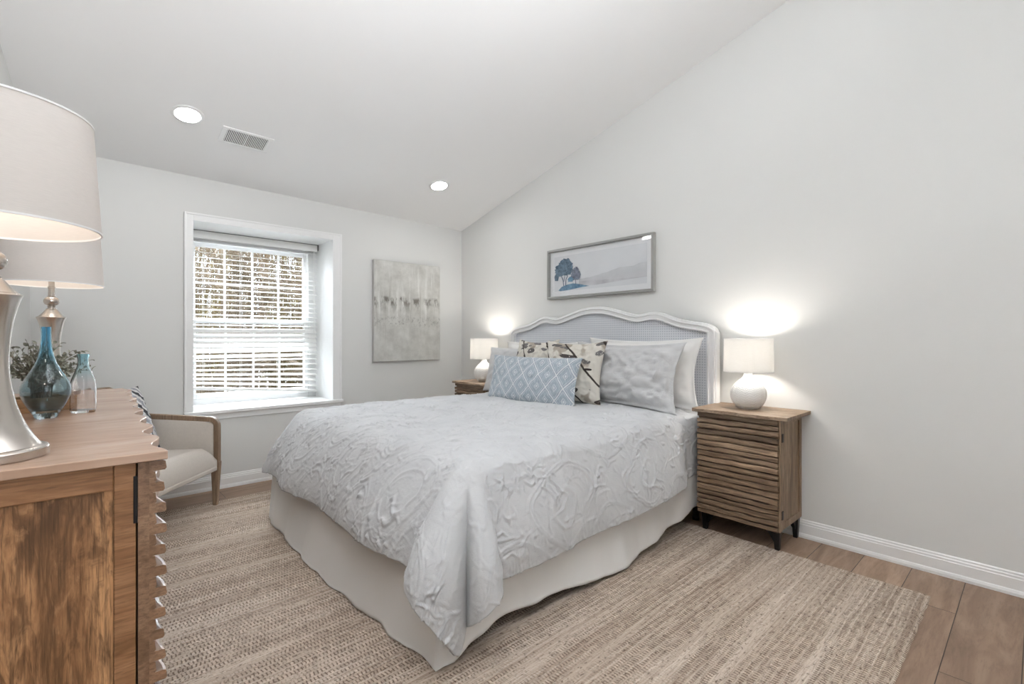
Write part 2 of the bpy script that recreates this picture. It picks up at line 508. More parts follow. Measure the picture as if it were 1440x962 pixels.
def teal_glass(name, stops, zmax, bub=0.0):
    m, nt, b = new_mat(name)
    v = coords(nt)
    sep = N(nt, 'ShaderNodeSeparateXYZ')
    L(nt, v, sep.inputs[0])
    z = math_n(nt, 'DIVIDE', sep.outputs[2], zmax)
    c = ramp(nt, z, stops)
    L(nt, c, b.inputs['Base Color'])
    setp(b, rough=0.03, trans=1.0, ior=1.45)
    bump(nt, b, noise(nt, v, 16, 1), 0.03 + bub, 0.002)
    return m
M['teal_vase'] = teal_glass('teal_blown_glass', [(0.0, (0.80, 0.88, 0.92)), (0.055, (0.72, 0.82, 0.87)), (0.09, (0.36, 0.45, 0.51)), (0.2, (0.42, 0.53, 0.58)), (0.42, (0.64, 0.75, 0.78)), (0.56, (0.50, 0.64, 0.70)), (0.70, (0.38, 0.64, 0.77)), (1.0, (0.30, 0.62, 0.82))], 0.276)
M['bottle'] = teal_glass('seeded_glass', [(0.0, (0.96, 0.96, 0.965)), (0.5, (0.955, 0.94, 0.95)), (0.68, (0.80, 0.90, 0.93)), (1.0, (0.55, 0.77, 0.84))], 0.187, 0.05)

def emit_mat(name, col, s):
    m, nt, b = new_mat(name)
    setp(b, col=(0.8, 0.8, 0.8), emit=(col, s))
    return m
M['led'] = emit_mat('led_diffuser', (1, 0.985, 0.96), 26.0)

def leaf_mat():
    m, nt, b = new_mat('grey_green_leaf')
    v = coords(nt)
    c = ramp(nt, noise(nt, v, 45, 2), [(0.3, (0.075, 0.075, 0.052)), (0.52, (0.22, 0.22, 0.165)), (0.72, (0.45, 0.44, 0.37))])
    L(nt, c, b.inputs['Base Color'])
    setp(b, rough=0.6)
    return m
M['leaf'] = leaf_mat()

def canvas_mat():
    m, nt, b = new_mat('abstract_canvas_paint')
    tc = N(nt, 'ShaderNodeTexCoord')
    sep = N(nt, 'ShaderNodeSeparateXYZ')
    L(nt, tc.outputs['UV'], sep.inputs[0])
    x, y = sep.outputs[0], sep.outputs[1]
    v = coords(nt, (1, 1, 1), 'UV')
    n1 = noise(nt, coords(nt, (3, 3.6, 1), 'UV'), 1.6, 6, 0.65)
    base = ramp(nt, n1, [(0.3, (0.42, 0.41, 0.385)), (0.5, (0.54, 0.535, 0.505)), (0.7, (0.65, 0.645, 0.615))])
    # vertical drips of pale paint
    dr = noise(nt, coords(nt, (16, 1.3, 1), 'UV'), 1.0, 4, 0.6)
    m1 = math_n(nt, 'MULTIPLY', ramp(nt, dr, [(0.52, (0, 0, 0)), (0.64, (1, 1, 1))]), ramp(nt, y, [(0.35, (0, 0, 0)), (0.5, (0.9,) * 3), (0.8, (0.7,) * 3), (1, (0.1,) * 3)]))
    base = mixc(nt, m1, base, (0.74, 0.74, 0.715))
    # grey drips
    dg = noise(nt, coords(nt, (20, 1.6, 1), 'UV', loc=(4, 2, 0)), 1.0, 4, 0.6)
    m2 = math_n(nt, 'MULTIPLY', ramp(nt, dg, [(0.55, (0, 0, 0)), (0.68, (0.6,) * 3)]), ramp(nt, y, [(0.15, (0, 0, 0)), (0.35, (0.7,) * 3), (0.62, (1,) * 3), (0.85, (0.2,) * 3)]))
    base = mixc(nt, m2, base, (0.33, 0.315, 0.285))
    # dark smudges along the middle band
    band = ramp(nt, math_n(nt, 'ADD', y, math_n(nt, 'MULTIPLY', noise(nt, v, 6, 3), 0.06)), [(0.50, (0, 0, 0)), (0.58, (0.5,) * 3), (0.62, (1,) * 3), (0.66, (0.9,) * 3), (0.685, (0, 0, 0))])
    sm = noise(nt, coords(nt, (11, 5, 1), 'UV', loc=(1.7, 0, 0)), 1.0, 5, 0.65)
    m3 = math_n(nt, 'MULTIPLY', band, ramp(nt, sm, [(0.46, (0, 0, 0)), (0.58, (1, 1, 1))]))
    base = mixc(nt, m3, base, (0.16, 0.145, 0.125))
    # speckled lower edge of the band
    band2 = ramp(nt, y, [(0.34, (0, 0, 0)), (0.38, (1,) * 3), (0.43, (0.7,) * 3), (0.48, (0, 0, 0))])
    sp = noise(nt, coords(nt, (26, 22, 1), 'UV'), 1.0, 4, 0.7)
    m4 = math_n(nt, 'MULTIPLY', band2, ramp(nt, sp, [(0.52, (0, 0, 0)), (0.60, (0.8,) * 3)]))
    base = mixc(nt, m4, base, (0.27, 0.265, 0.25))
    L(nt, base, b.inputs['Base Color'])
    setp(b, rough=0.7)
    bump(nt, b, math_n(nt, 'ADD', noise(nt, v, 120, 3), n1), 0.15, 0.002)
    return m
M['canvas'] = canvas_mat()

M['bark'] = simple('tree_bark', (0.19, 0.15, 0.105), 0.9, 12, 0.5, 0.02, var=0.35)
M['ground_out'] = simple('leaf_litter', (0.05, 0.04, 0.026), 0.95, 6, 0.5, 0.05, var=0.4)
M['bush'] = simple('winter_brush', (0.20, 0.17, 0.10), 0.9, 14, 0.5, 0.03, var=0.4)

# ------------------------------------------------------------------ mesh builder
class MB:
    def __init__(self):
        self.v, self.f, self.mi, self.sm, self.uv = [], [], [], [], None

    def add(self, verts, faces, mi=0, smooth=False):
        o = len(self.v)
        self.v += [tuple(p) for p in verts]
        for f in faces:
            self.f.append(tuple(i + o for i in f))
            self.mi.append(mi)
            self.sm.append(smooth)
        return self

    def box(self, x0, x1, y0, y1, z0, z1, mi=0):
        v = [(x0, y0, z0), (x1, y0, z0), (x1, y1, z0), (x0, y1, z0), (x0, y0, z1), (x1, y0, z1), (x1, y1, z1), (x0, y1, z1)]
        return self.add(v, [(0, 3, 2, 1), (4, 5, 6, 7), (0, 1, 5, 4), (1, 2, 6, 5), (2, 3, 7, 6), (3, 0, 4, 7)], mi)

    def hexa(self, b, t, mi=0):
        """b, t: 4 points each (counter-clockwise from above)"""
        return self.add(list(b) + list(t), [(0, 3, 2, 1), (4, 5, 6, 7), (0, 1, 5, 4), (1, 2, 6, 5), (2, 3, 7, 6), (3, 0, 4, 7)], mi)

    def prism(self, poly, z0, z1, mi=0, fn=None, smooth=False):
        """poly: ccw list of 2-D points; fn maps (a,b,h) to xyz"""
        fn = fn or (lambda a, b, h: (a, b, h))
        n = len(poly)
        v = [fn(a, b, z0) for a, b in poly] + [fn(a, b, z1) for a, b in poly]
        self.add(v, [tuple(reversed(range(n))), tuple(range(n, 2 * n))], mi)
        o = len(self.v) - 2 * n
        for i in range(n):
            j = (i + 1) % n
            self.f.append((o + i, o + j, o + n + j, o + n + i))
            self.mi.append(mi)
            self.sm.append(smooth)
        return self

    def lathe(self, prof, n=48, cx=0, cy=0, mi=0, fn=None, close=False):
        o = len(self.v)
        k = len(prof)
        for i, (r, z) in enumerate(prof):
            for j in range(n):
                a = 2 * math.pi * j / n
                rr = r + (fn(a, z, i) if fn else 0)
                self.v.append((cx + rr * math.cos(a), cy + rr * math.sin(a), z))
        for i in range(k - 1 if not close else k):
            i2 = (i + 1) % k
            for j in range(n):
                j2 = (j + 1) % n
                self.f.append((o + i * n + j, o + i * n + j2, o + i2 * n + j2, o + i2 * n + j))
                self.mi.append(mi)
                self.sm.append(True)
        if not close:
            self.f.append(tuple(o + j for j in reversed(range(n))))
            self.mi.append(mi); self.sm.append(False)
            self.f.append(tuple(o + (k - 1) * n + j for j in range(n)))
            self.mi.append(mi); self.sm.append(False)
        return self

    def tube(self, pts, r, n=8, mi=0, caps=True):
        pts = [Vector(p) for p in pts]
        o = len(self.v)
        m = len(pts)
        rs = r if isinstance(r, (list, tuple)) else [r] * m
        prev = None
        for i, p in enumerate(pts):
            d = (pts[min(i + 1, m - 1)] - pts[max(i - 1, 0)]).normalized()
            ref = prev if prev is not None else (Vector((0, 0, 1)) if abs(d.z) < 0.9 else Vector((1, 0, 0)))
            s = d.cross(ref)
            if s.length < 1e-6:
                s = d.cross(Vector((1, 0.3, 0)))
            s.normalize()
            t = s.cross(d).normalized()
            prev = t
            for j in range(n):
                a = 2 * math.pi * j / n
                self.v.append(tuple(p + rs[i] * (math.cos(a) * s + math.sin(a) * t)))
        for i in range(m - 1):
            for j in range(n):
                j2 = (j + 1) % n
                self.f.append((o + i * n + j, o + i * n + j2, o + (i + 1) * n + j2, o + (i + 1) * n + j))
                self.mi.append(mi); self.sm.append(True)
        if caps:
            self.f.append(tuple(o + j for j in reversed(range(n)))); self.mi.append(mi); self.sm.append(False)
            self.f.append(tuple(o + (m - 1) * n + j for j in range(n))); self.mi.append(mi); self.sm.append(False)
        return self

    def grid(self, P, mi=0, smooth=True, flip=False):
        """P: array (a,b,3)"""
        a, b = P.shape[:2]
        o = len(self.v)
        self.v += [tuple(p) for p in P.reshape(-1, 3).tolist()]
        for i in range(a - 1):
            for j in range(b - 1):
                q = (o + i * b + j, o + (i + 1) * b + j, o + (i + 1) * b + j + 1, o + i * b + j + 1)
                self.f.append(q[::-1] if flip else q)
                self.mi.append(mi); self.sm.append(smooth)
        return self

    def build(self, name, mats, parent=None, bevel=0, segs=2, uv=None, matrix=None, sharp=38):
        me = bpy.data.meshes.new(name)
        me.from_pydata(self.v, [], self.f)
        if not isinstance(mats, (list, tuple)):
            mats = [mats]
        for m in mats:
            me.materials.append(m)
        me.polygons.foreach_set('material_index', self.mi)
        me.polygons.foreach_set('use_smooth', self.sm)
        if uv is not None:
            l = me.uv_layers.new(name='UVMap')
            idx = np.empty(len(me.loops), dtype=np.int32)
            me.loops.foreach_get('vertex_index', idx)
            l.data.foreach_set('uv', np.asarray(uv, dtype=np.float32)[idx].ravel())
        me.update()
        if sharp and any(self.sm):
            me.set_sharp_from_angle(angle=math.radians(sharp))
        o = bpy.data.objects.new(name, me)
        COL.objects.link(o)
        if parent is not None:
            o.parent = parent
        if matrix is not None:
            o.matrix_world = matrix
        if bevel:
            md = o.modifiers.new('bevel', 'BEVEL')
            md.width = bevel
            md.segments = segs
            md.limit_method = 'ANGLE'
            md.angle_limit = math.radians(40)
        return o

def tag(o, label, cat, group=None):
    o['label'] = label
    o['category'] = cat
    if group:
        o['group'] = group
    return o

def struct(o):
    o['kind'] = 'structure'
    return o

def thing(name, label, cat, loc=(0, 0, 0), rotz=0, group=None):
    o = bpy.data.objects.new(name, None)
    o.empty_display_size = 0.1
    COL.objects.link(o)
    o.location = loc
    o.rotation_euler = (0, 0, rotz)
    return tag(o, label, cat, group)

def dup(root, loc, rotz, label, group=None):
    r = root.copy()
    COL.objects.link(r)
    r.location = loc
    r.rotation_euler = (0, 0, rotz)
    r['label'] = label
    if group:
        r['group'] = group
    for ch in list(root.children):
        k = ch.copy()
        COL.objects.link(k)
        k.parent = r
        for g in list(ch.children):
            d = g.copy()
            COL.objects.link(d)
            d.parent = k
    return r

# numpy gradient noise
_perm = RNG.permutation(512)
_grad = RNG.normal(size=(512, 2))
_grad /= np.linalg.norm(_grad, axis=1, keepdims=True)
def pn(x, y):
    xi, yi = np.floor(x).astype(int), np.floor(y).astype(int)
    xf, yf = x - xi, y - yi
    def g(i, j, dx, dy):
        h = _perm[(_perm[i % 512] + j) % 512]
        v = _grad[h]
        return v[..., 0] * dx + v[..., 1] * dy
    u = xf * xf * xf * (xf * (xf * 6 - 15) + 10)
    v = yf * yf * yf * (yf * (yf * 6 - 15) + 10)
    a = g(xi, yi, xf, yf) * (1 - u) + g(xi + 1, yi, xf - 1, yf) * u
    b = g(xi, yi + 1, xf, yf - 1) * (1 - u) + g(xi + 1, yi + 1, xf - 1, yf - 1) * u
    return (a * (1 - v) + b * v) * 1.4

def sstep(a, b, x):
    t = np.clip((x - a) / (b - a), 0, 1)
    return t * t * (3 - 2 * t)

# ================================================================== THE ROOM
YW, XB = 4.111, 3.04
YN = -1.5
def xl(y):
    return -0.172 - 0.083 * (YW - y)
def zc(x, y):
    return 2.290 - 0.0158 * x + 0.2595 * (YW - y)

m = MB()
m.hexa([(-1.2, YN - .2, -.1), (XB + .2, YN - .2, -.1), (XB + .2, YW + .5, -.1), (-1.2, YW + .5, -.1)],
       [(-1.2, YN - .2, 0), (XB + .2, YN - .2, 0), (XB + .2, YW + .5, 0), (-1.2, YW + .5, 0)])
struct(m.build('floor', M['floor']))

m = MB()
cs = [(-1.0, YN - .1), (XB + .1, YN - .1), (XB + .1, YW + .55), (-1.0, YW + .55)]
m.hexa([(x, y, zc(x, y)) for x, y in cs], [(x, y, zc(x, y) + .12) for x, y in cs])
struct(m.build('ceiling', M['ceil']))

# bed wall (right) and its neighbours; tops follow the sloped ceiling
def wall_slab(name, quad):
    m = MB()
    m.hexa([(x, y, 0) for x, y in quad], [(x, y, zc(x, y) + .01) for x, y in quad])
    return struct(m.build(name, M['wall']))
wall_slab('wall_right', [(XB, YN - .1), (XB + .12, YN - .1), (XB + .12, YW + .12), (XB, YW + .12)])
wall_slab('wall_left', [(xl(YN) - .12, YN - .1), (xl(YN), YN - .1), (xl(YW), YW + .1), (xl(YW) - .12, YW + .1)])
wall_slab('wall_near', [(-.9, YN - .1), (XB + .1, YN - .1), (XB + .1, YN), (-.9, YN)])

# window wall with a deep opening
OX0, OX1, OZ0, OZ1 = 0.647, 1.668, 0.575, 1.966
YG = 4.60
m = MB()
def wbox(x0, x1, z0, z1):
    m.hexa([(x0, YW, z0), (x1, YW, z0), (x1, YG, z0), (x0, YG, z0)],
           [(x0, YW, z1 if z1 else zc(x0, YW) + .01), (x1, YW, z1 if z1 else zc(x1, YW) + .01), (x1, YG, z1 if z1 else zc(x1, YG) + .01), (x0, YG, z1 if z1 else zc(x0, YG) + .01)])
wbox(-.5, OX0, 0, None)
wbox(OX1, XB + .12, 0, None)
wbox(OX0, OX1, 0, OZ0)
wbox(OX0, OX1, OZ1, None)
struct(m.build('wall_far', M['wall']))

# baseboards: profile swept along a line
def baseboard(name, p0, p1, nrm):
    prof = [(0, 0), (.019, 0), (.019, .012), (.016, .022), (.013, .026), (.013, .072), (.0105, .076), (.0105, .084), (.007, .089), (.007, .096), (.003, .1005), (0, .1005)]
    m = MB()
    n = Vector((nrm[0], nrm[1], 0)).normalized()
    v = []
    for p in (p0, p1):
        for t, z in prof:
            v.append((p[0] + n.x * t, p[1] + n.y * t, z))
    k = len(prof)
    faces = [tuple(range(k)), tuple(reversed(range(k, 2 * k)))]
    for i in range(k):
        j = (i + 1) % k
        faces.append((i, i + k, j + k, j))
    m.add(v, faces)
    return struct(m.build(name, M['trim']))
baseboard('baseboard_right', (XB, YN), (XB, YW - .001), (-1, 0))
baseboard('baseboard_far', (xl(YW), YW), (XB - .001, YW), (0, -1))
baseboard('baseboard_left', (xl(YN), YN), (xl(YW), YW - .001), (1, -.083))

# window: casing, reveal lining, sill, sashes, muntins, panes
win = MB()
cw = .0
# casing (flat stock with a back band)
X0, X1, Z1 = .595, 1.742, 2.018
def cas(x0, x1, z0, z1, t):
    win.box(x0, x1, YW - t, YW, z0, z1)
cas(X0, OX0 + .004, OZ0, Z1, .012); cas(OX1 - .004, X1, OZ0, Z1, .012); cas(OX0 + .004, OX1 - .004, OZ1 - .004, Z1, .012)
cas(X0, X0 + .014, OZ0, Z1, .017); cas(X1 - .014, X1, OZ0, Z1, .017); cas(X0 + .014, X1 - .014, Z1 - .014, Z1, .017)
w1 = struct(win.build('window_1', M['trim'], bevel=.002))
# reveal lining
m = MB()
m.box(OX0, OX0 + .004, YW - .002, 4.50, OZ0, OZ1); m.box(OX1 - .004, OX1, YW - .002, 4.50, OZ0, OZ1)
m.box(OX0 + .004, OX1 - .004, YW - .002, 4.50, OZ1 - .004, OZ1)
struct(m.build('reveal_lining', M['trim'], w1))
m = MB()
m.box(OX0 + .004, OX1 - .004, YW, 4.50, OZ0, OZ0 + .012)
m.box(X0 - .004, X1 + .004, YW - .04, YW, OZ0 - .013, OZ0 + .012)
m.box(X0 + .01, X1 - .01, YW - .014, YW, OZ0 - .058, OZ0 - .013)
struct(m.build('window_sill', M['trim'], w1, bevel=.004))
# sash frames at the back of the reveal
SX0, SX1 = .733, 1.568
YF = 4.50
m = MB()
m.box(OX0, SX0 - .03, YF, YG, OZ0, OZ1); m.box(SX1 + .03, OX1, YF, YG, OZ0, OZ1)
m.box(SX0 - .03, SX1 + .03, YF, YG, 1.88, OZ1); m.box(SX0 - .03, SX1 + .03, YF, YG, OZ0, .63)
struct(m.build('window_frame', M['trim'], w1, bevel=.003))
def sash(name, z0, z1, y, rows):
    s = MB()
    s.box(SX0 - .03, SX0, y, y + .03, z0, z1); s.box(SX1, SX1 + .03, y, y + .03, z0, z1)
    s.box(SX0, SX1, y, y + .03, z0, z0 + .042); s.box(SX0, SX1, y, y + .03, z1 - .032, z1)
    so = struct(s.build(name, M['trim'], w1, bevel=.003))
    g = MB()
    for i in (1, 2, 3):
        x = SX0 + (SX1 - SX0) * i / 4
        g.box(x - .007, x + .007, y + .009, y + .021, z0 + .042, z1 - .032)
    for i in range(1, rows):
        z = z0 + .042 + (z1 - z0 - .074) * i / rows
        g.box(SX0, SX1, y + .010, y + .020, z - .007, z + .007)
    struct(g.build('muntin', M['trim'], so))
    p = MB()
    p.box(SX0, SX1, y + .014, y + .016, z0 + .042, z1 - .032)
    struct(p.build('pane', M['pane'], so))
sash('upper_sash', 1.236, 1.885, 4.545, 2)
sash('lower_sash', .630, 1.278, 4.512, 2)

# ------------------------------------------------------------------ outdoors
struct(MB().box(-25, 30, 5.2, 60, -2.6, -2.5).build('ground', M['ground_out']))
def tree(i, x, y, h, lean, group='bare trees outside the window'):
    rnd = random.Random(i * 31 + 5)
    t = thing('bare_tree', 'bare brown winter tree seen through the blind outside the window', 'tree', (x, y, -2.5), 0, group)
    tr = MB(); br = MB()
    r0 = .05 + .06 * rnd.random()
    pts = []
    for k in range(9):
        f_ = k / 8
        pts.append((lean * f_ * h * .2 + .08 * math.sin(k * 1.3 + i), .06 * math.sin(k * .9 + 2 * i), h * f_))
    tr.tube(pts, [r0 * (1 - .75 * k / 8) for k in range(9)], 7)
    tr.build('trunk', M['bark'], t)
    def branch(p, d, ln, r, dep):
        q = [p]
        dd = Vector(d)
        for s in range(4):
            dd = (dd + Vector((rnd.uniform(-.4, .4), rnd.uniform(-.3, .3), rnd.uniform(-.2, .3)))).normalized()
            q.append(q[-1] + dd * ln / 4)
        br.tube(q, [max(.0075, r * (1 - .17 * s)) for s in range(5)], 4, caps=False)
        if dep > 0:
            for s in (1, 2, 3, 4):
                nd = (dd + Vector((rnd.uniform(-1, 1), rnd.uniform(-.8, .8), rnd.uniform(-.6, .8)))).normalized()
                branch(q[s], nd, ln * rnd.uniform(.5, .75), r * .55, dep - 1)
    for k in range(78):
        f_ = rnd.uniform(.08, .97)
        p = Vector(pts[int(f_ * 8)]).lerp(Vector(pts[min(8, int(f_ * 8) + 1)]), rnd.random())
        a = rnd.uniform(0, 2 * math.pi)
        branch(p, (math.cos(a), math.sin(a) * .7, rnd.uniform(-.1, .9)), rnd.uniform(.38, .70), r0 * .33 * (1.2 - f_), 2)
    br.build('branches', M['bark'], t)
    return t
for i in range(32):
    tree(i, -2.6 + (i % 8) * 1.5 + (i // 8) * .55, 8.4 + (i // 8) * 1.8 + (i % 2) * .5, 7.5 + (i % 4) * .6, ((i * 7) % 5 - 2) * .16)
# tall many-stemmed thicket beyond the trees
for i in range(11):
    rnd = random.Random(100 + i)
    m = MB()
    for k in range(130):
        p = Vector((rnd.uniform(-.75, .75), rnd.uniform(-.35, .35), 0))
        top = p + Vector((rnd.uniform(-.35, .35), rnd.uniform(-.2, .2), rnd.uniform(3.0, 8.2)))
        pts = [p.lerp(top, q / 5) + Vector((rnd.uniform(-.09, .09), 0, 0)) * (q > 0) for q in range(6)]
        r = rnd.uniform(.012, .032)
        m.tube(pts, [r * (1 - .15 * q) for q in range(6)], 4, caps=False)
        for q in range(1, 6):
            for z_ in range(2):
                e = pts[q] + Vector((rnd.uniform(-.4, .4), rnd.uniform(-.2, .2), rnd.uniform(.0, .6)))
                m.tube([pts[q], pts[q].lerp(e, .5) + Vector((0, 0, .05)), e], [.009, .008, .006], 4, caps=False)
    o = m.build('brush_shrub', M['bush'])
    o.location = (-4.6 + i * 1.62, 16.3 + (i % 2) * 1.2, -2.5)
    tag(o, 'tall many-stemmed leafless thicket behind the bare trees outside the window', 'shrub', 'thicket outside the window')

# ------------------------------------------------------------------ rug
m = MB()
rx0, rx1, ry0, ry1 = .02, 2.752, .318, 3.80
na, nb = 130, 150
A = np.linspace(0, 1, na)[:, None] * np.ones((1, nb))
B = np.ones((na, 1)) * np.linspace(0, 1, nb)[None, :]
X = rx0 + (rx1 - rx0) * A + .006 * pn(B * 40, A * 3) * (A > .98) + .012 * (B - .5)
Y = ry0 + (ry1 - ry0) * B + .005 * pn(A * 40, B * 3 + 9) * ((B > .98) | (B < .02))
Z = .011 + .0012 * pn(X * 5, Y * 30)
edge = (np.minimum(np.minimum(A, 1 - A) * 2.7, np.minimum(B, 1 - B) * 3.5) < .004)
Z = np.where(edge, .001, Z)
m.grid(np.stack([X, Y, Z], -1))
rug = m.build('area_rug', M['rug'])
tag(rug, 'large tan woven jute rug under the bed and dresser', 'rug')

# ================================================================== BED
bed = thing('bed', 'white cane headboard bed with pale skirt and black legs', 'bed', (1.95, 2.305, 0))
BX, BY = 1.95, 2.305
CYB = 2.305
half = .953
prof = [(0, 1.357), (.07, 1.354), (.14, 1.342), (.21, 1.324), (.28, 1.305), (.34, 1.288), (.385, 1.282), (.43, 1.287), (.48, 1.297), (.53, 1.298), (.58, 1.287), (.64, 1.262), (.70, 1.242), (.77, 1.229), (.84, 1.219), (.90, 1.205), (.935, 1.185), (.953, 1.150)]
def profz(t):
    t = abs(t)
    return float(np.interp(t, [p[0] for p in prof], [p[1] for p in prof]))
m = MB()
XF, XK = 2.955, 3.005   # front and back of the headboard
K = 120
ts = np.linspace(-half, half, K)
def hb(m, inset_side, inset_top, x0, x1, zbot, zin=None):
    """solid panel following the outline inset"""
    h_ = half - inset_side
    tt = np.linspace(-h_, h_, K)
    top = [(t, profz(t * half / h_ if False else t) - inset_top) for t in tt]
    poly = [(-h_, zbot), (h_, zbot)] + [(t, z) for t, z in reversed(top)]
    m.prism(poly, x0, x1, 0, fn=lambda a, b, h: (h - BX, CYB + a - BY, b))
# rim frame = strips between outer outline and inner outline
def ring(m, o_in, t_in, i_in, it_in, x0, x1, zbot):
    ho, hi = half - o_in, half - i_in
    pts = []
    for k in range(K):
        s = -1 + 2 * k / (K - 1)
        to, ti = s * ho, s * hi
        pts.append(((to, profz(to) - t_in), (ti, min(profz(ti) - it_in, profz(to) - t_in - .01))))
    outer = [(-ho, zbot)] + [p[0] for p in pts] + [(ho, zbot)]
    inner = [(-hi, zbot)] + [p[1] for p in pts] + [(hi, zbot)]
    n = len(outer)
    v = []
    for x in (x0, x1):
        for a, b in outer:
            v.append((x - BX, CYB + a - BY, b))
        for a, b in inner:
            v.append((x - BX, CYB + a - BY, b))
    f = []
    for i in range(n - 1):
        f += [(i, i + 1, n + i + 1, n + i), (2 * n + i, 3 * n + i, 3 * n + i + 1, 2 * n + i + 1),
              (i, 2 * n + i, 2 * n + i + 1, i + 1), (n + i, n + i + 1, 3 * n + i + 1, 3 * n + i)]
    f += [(0, n, 3 * n, 2 * n), (n - 1, 3 * n - 1, 4 * n - 1, 2 * n - 1)]
    m.add(v, f)
ring(m, 0, 0, .060, .050, XF, XK, .10)
hbo = m.build('headboard', M['headboard'], bed, bevel=.008, segs=3)
m = MB()
ring(m, .014, .012, .026, .022, XF - .008, XF + .005, .10)
ring(m, .050, .043, .062, .053, XF - .006, XF + .005, .10)
m.build('headboard_moulding', M['headboard'], hbo, bevel=.003)
m = MB()
hb(m, .055, .046, 2.974, 2.986, .30)
m.build('cane_panel', M['cane'], hbo)
# mattress and base (mostly hidden)
m = MB()
m.box(1.10 - BX, 2.94 - BX, 1.46 - BY, 3.15 - BY, .38, .615)
m.build('mattress', M['mattress'], bed, bevel=.05, segs=4)
m = MB()
m.box(.97 - BX, 2.95 - BX, 1.42 - BY, 3.20 - BY, .16, .37)
m.build('box_spring', M['mattress'], bed, bevel=.02)
for (lx, ly) in ((1.025, 1.395), (1.885, 1.398), (2.82, 1.42), (1.03, 3.17), (1.893, 3.17), (2.80, 3.17), (1.03, 2.30), (2.80, 2.30)):
    m = MB()
    m.tube([(lx - BX, ly - BY, .013), (lx - BX, ly - BY, .17)], [.017, .021], 12)
    m.tube([(lx - BX, ly - BY, .011), (lx - BX, ly - BY, .03)], .021, 12)
    m.build('leg', M['black_metal'], bed)

# bed skirt: a hanging cloth around three sides
def skirt():
    pts = []
    xf, yn, yf, xh = .935, 1.385, 3.235, 2.93
    nseg = []
    for t in np.linspace(0, 1, 130): nseg.append((xh + (xf - xh) * t, yf, 0, 1, t, 'far'))
    for t in np.linspace(0, 1, 150)[1:]: nseg.append((xf, yf + (yn - yf) * t, -1, 0, t, 'foot'))
    for t in np.linspace(0, 1, 170)[1:]: nseg.append((xf + (xh - xf) * t, yn, 0, -1, t, 'near'))
    n = len(nseg)
    rows = 34
    P = np.zeros((n, rows, 3))
    s = 0
    last = None
    for i, (x, y, nx, ny, t, side) in enumerate(nseg):
        if last is not None:
            s += math.hypot(x - last[0], y - last[1])
        last = (x, y)
        # blend normal near corners
        if side == 'foot':
            e = min(t, 1 - t) * 1.85
            w = max(0, 1 - e / .12)
            ny2 = (1 if t < .5 else -1) * w * .8
            nx2 = -1
            zb = .004 + .012 * max(0, math.sin(s * 6.0)) * (1 if .05 < t < .93 else 0)
            fl = .03 + .05 * math.sin(math.pi * min(1, t * 1.02)) + .03 * w * (t > .5)
        elif side == 'near':
            w = max(0, 1 - t * 2 / .12)
            nx2 = -w * .8
            ny2 = -1
            zb = float(np.interp(t, [0, .02, .05, .14, .26, .40, .47, .55, .66, .8, .9, 1], [.004, .006, .05, .075, .068, .035, .022, .03, .06, .095, .12, .13]))
            fl = .012 + .03 * max(0, 1 - t * 4) + .035 * max(0, math.sin(math.pi * (t - .15) / .6)) * (t > .15)
        else:
            nx2, ny2, zb, fl = 0, 1, .006, .03
        l_ = math.hypot(nx2, ny2)
        nx2, ny2 = nx2 / l_, ny2 / l_
        for k in range(rows):
            f_ = k / (rows - 1)
            z = .40 + (zb - .40) * f_
            pleat = (.006 * math.sin(s * 21) + .012 * float(pn(np.array(s * 4.3), np.array(.4 + f_ * .5))) + .008 * float(pn(np.array(s * 11), np.array(3.0)))) * f_
            o_ = fl * f_ ** 1.6 + pleat
            P[i, k] = (x + nx2 * o_ - BX, y + ny2 * o_ - BY, max(z, .0135 if side != 'far' else .0135))
    m = MB()
    m.grid(P)
    o = m.build('bed_skirt', M['skirt'], bed, sharp=None)
    sm = o.modifiers.new('solid', 'SOLIDIFY')
    sm.thickness = .003
    sm.offset = -1
    return o
skirt()

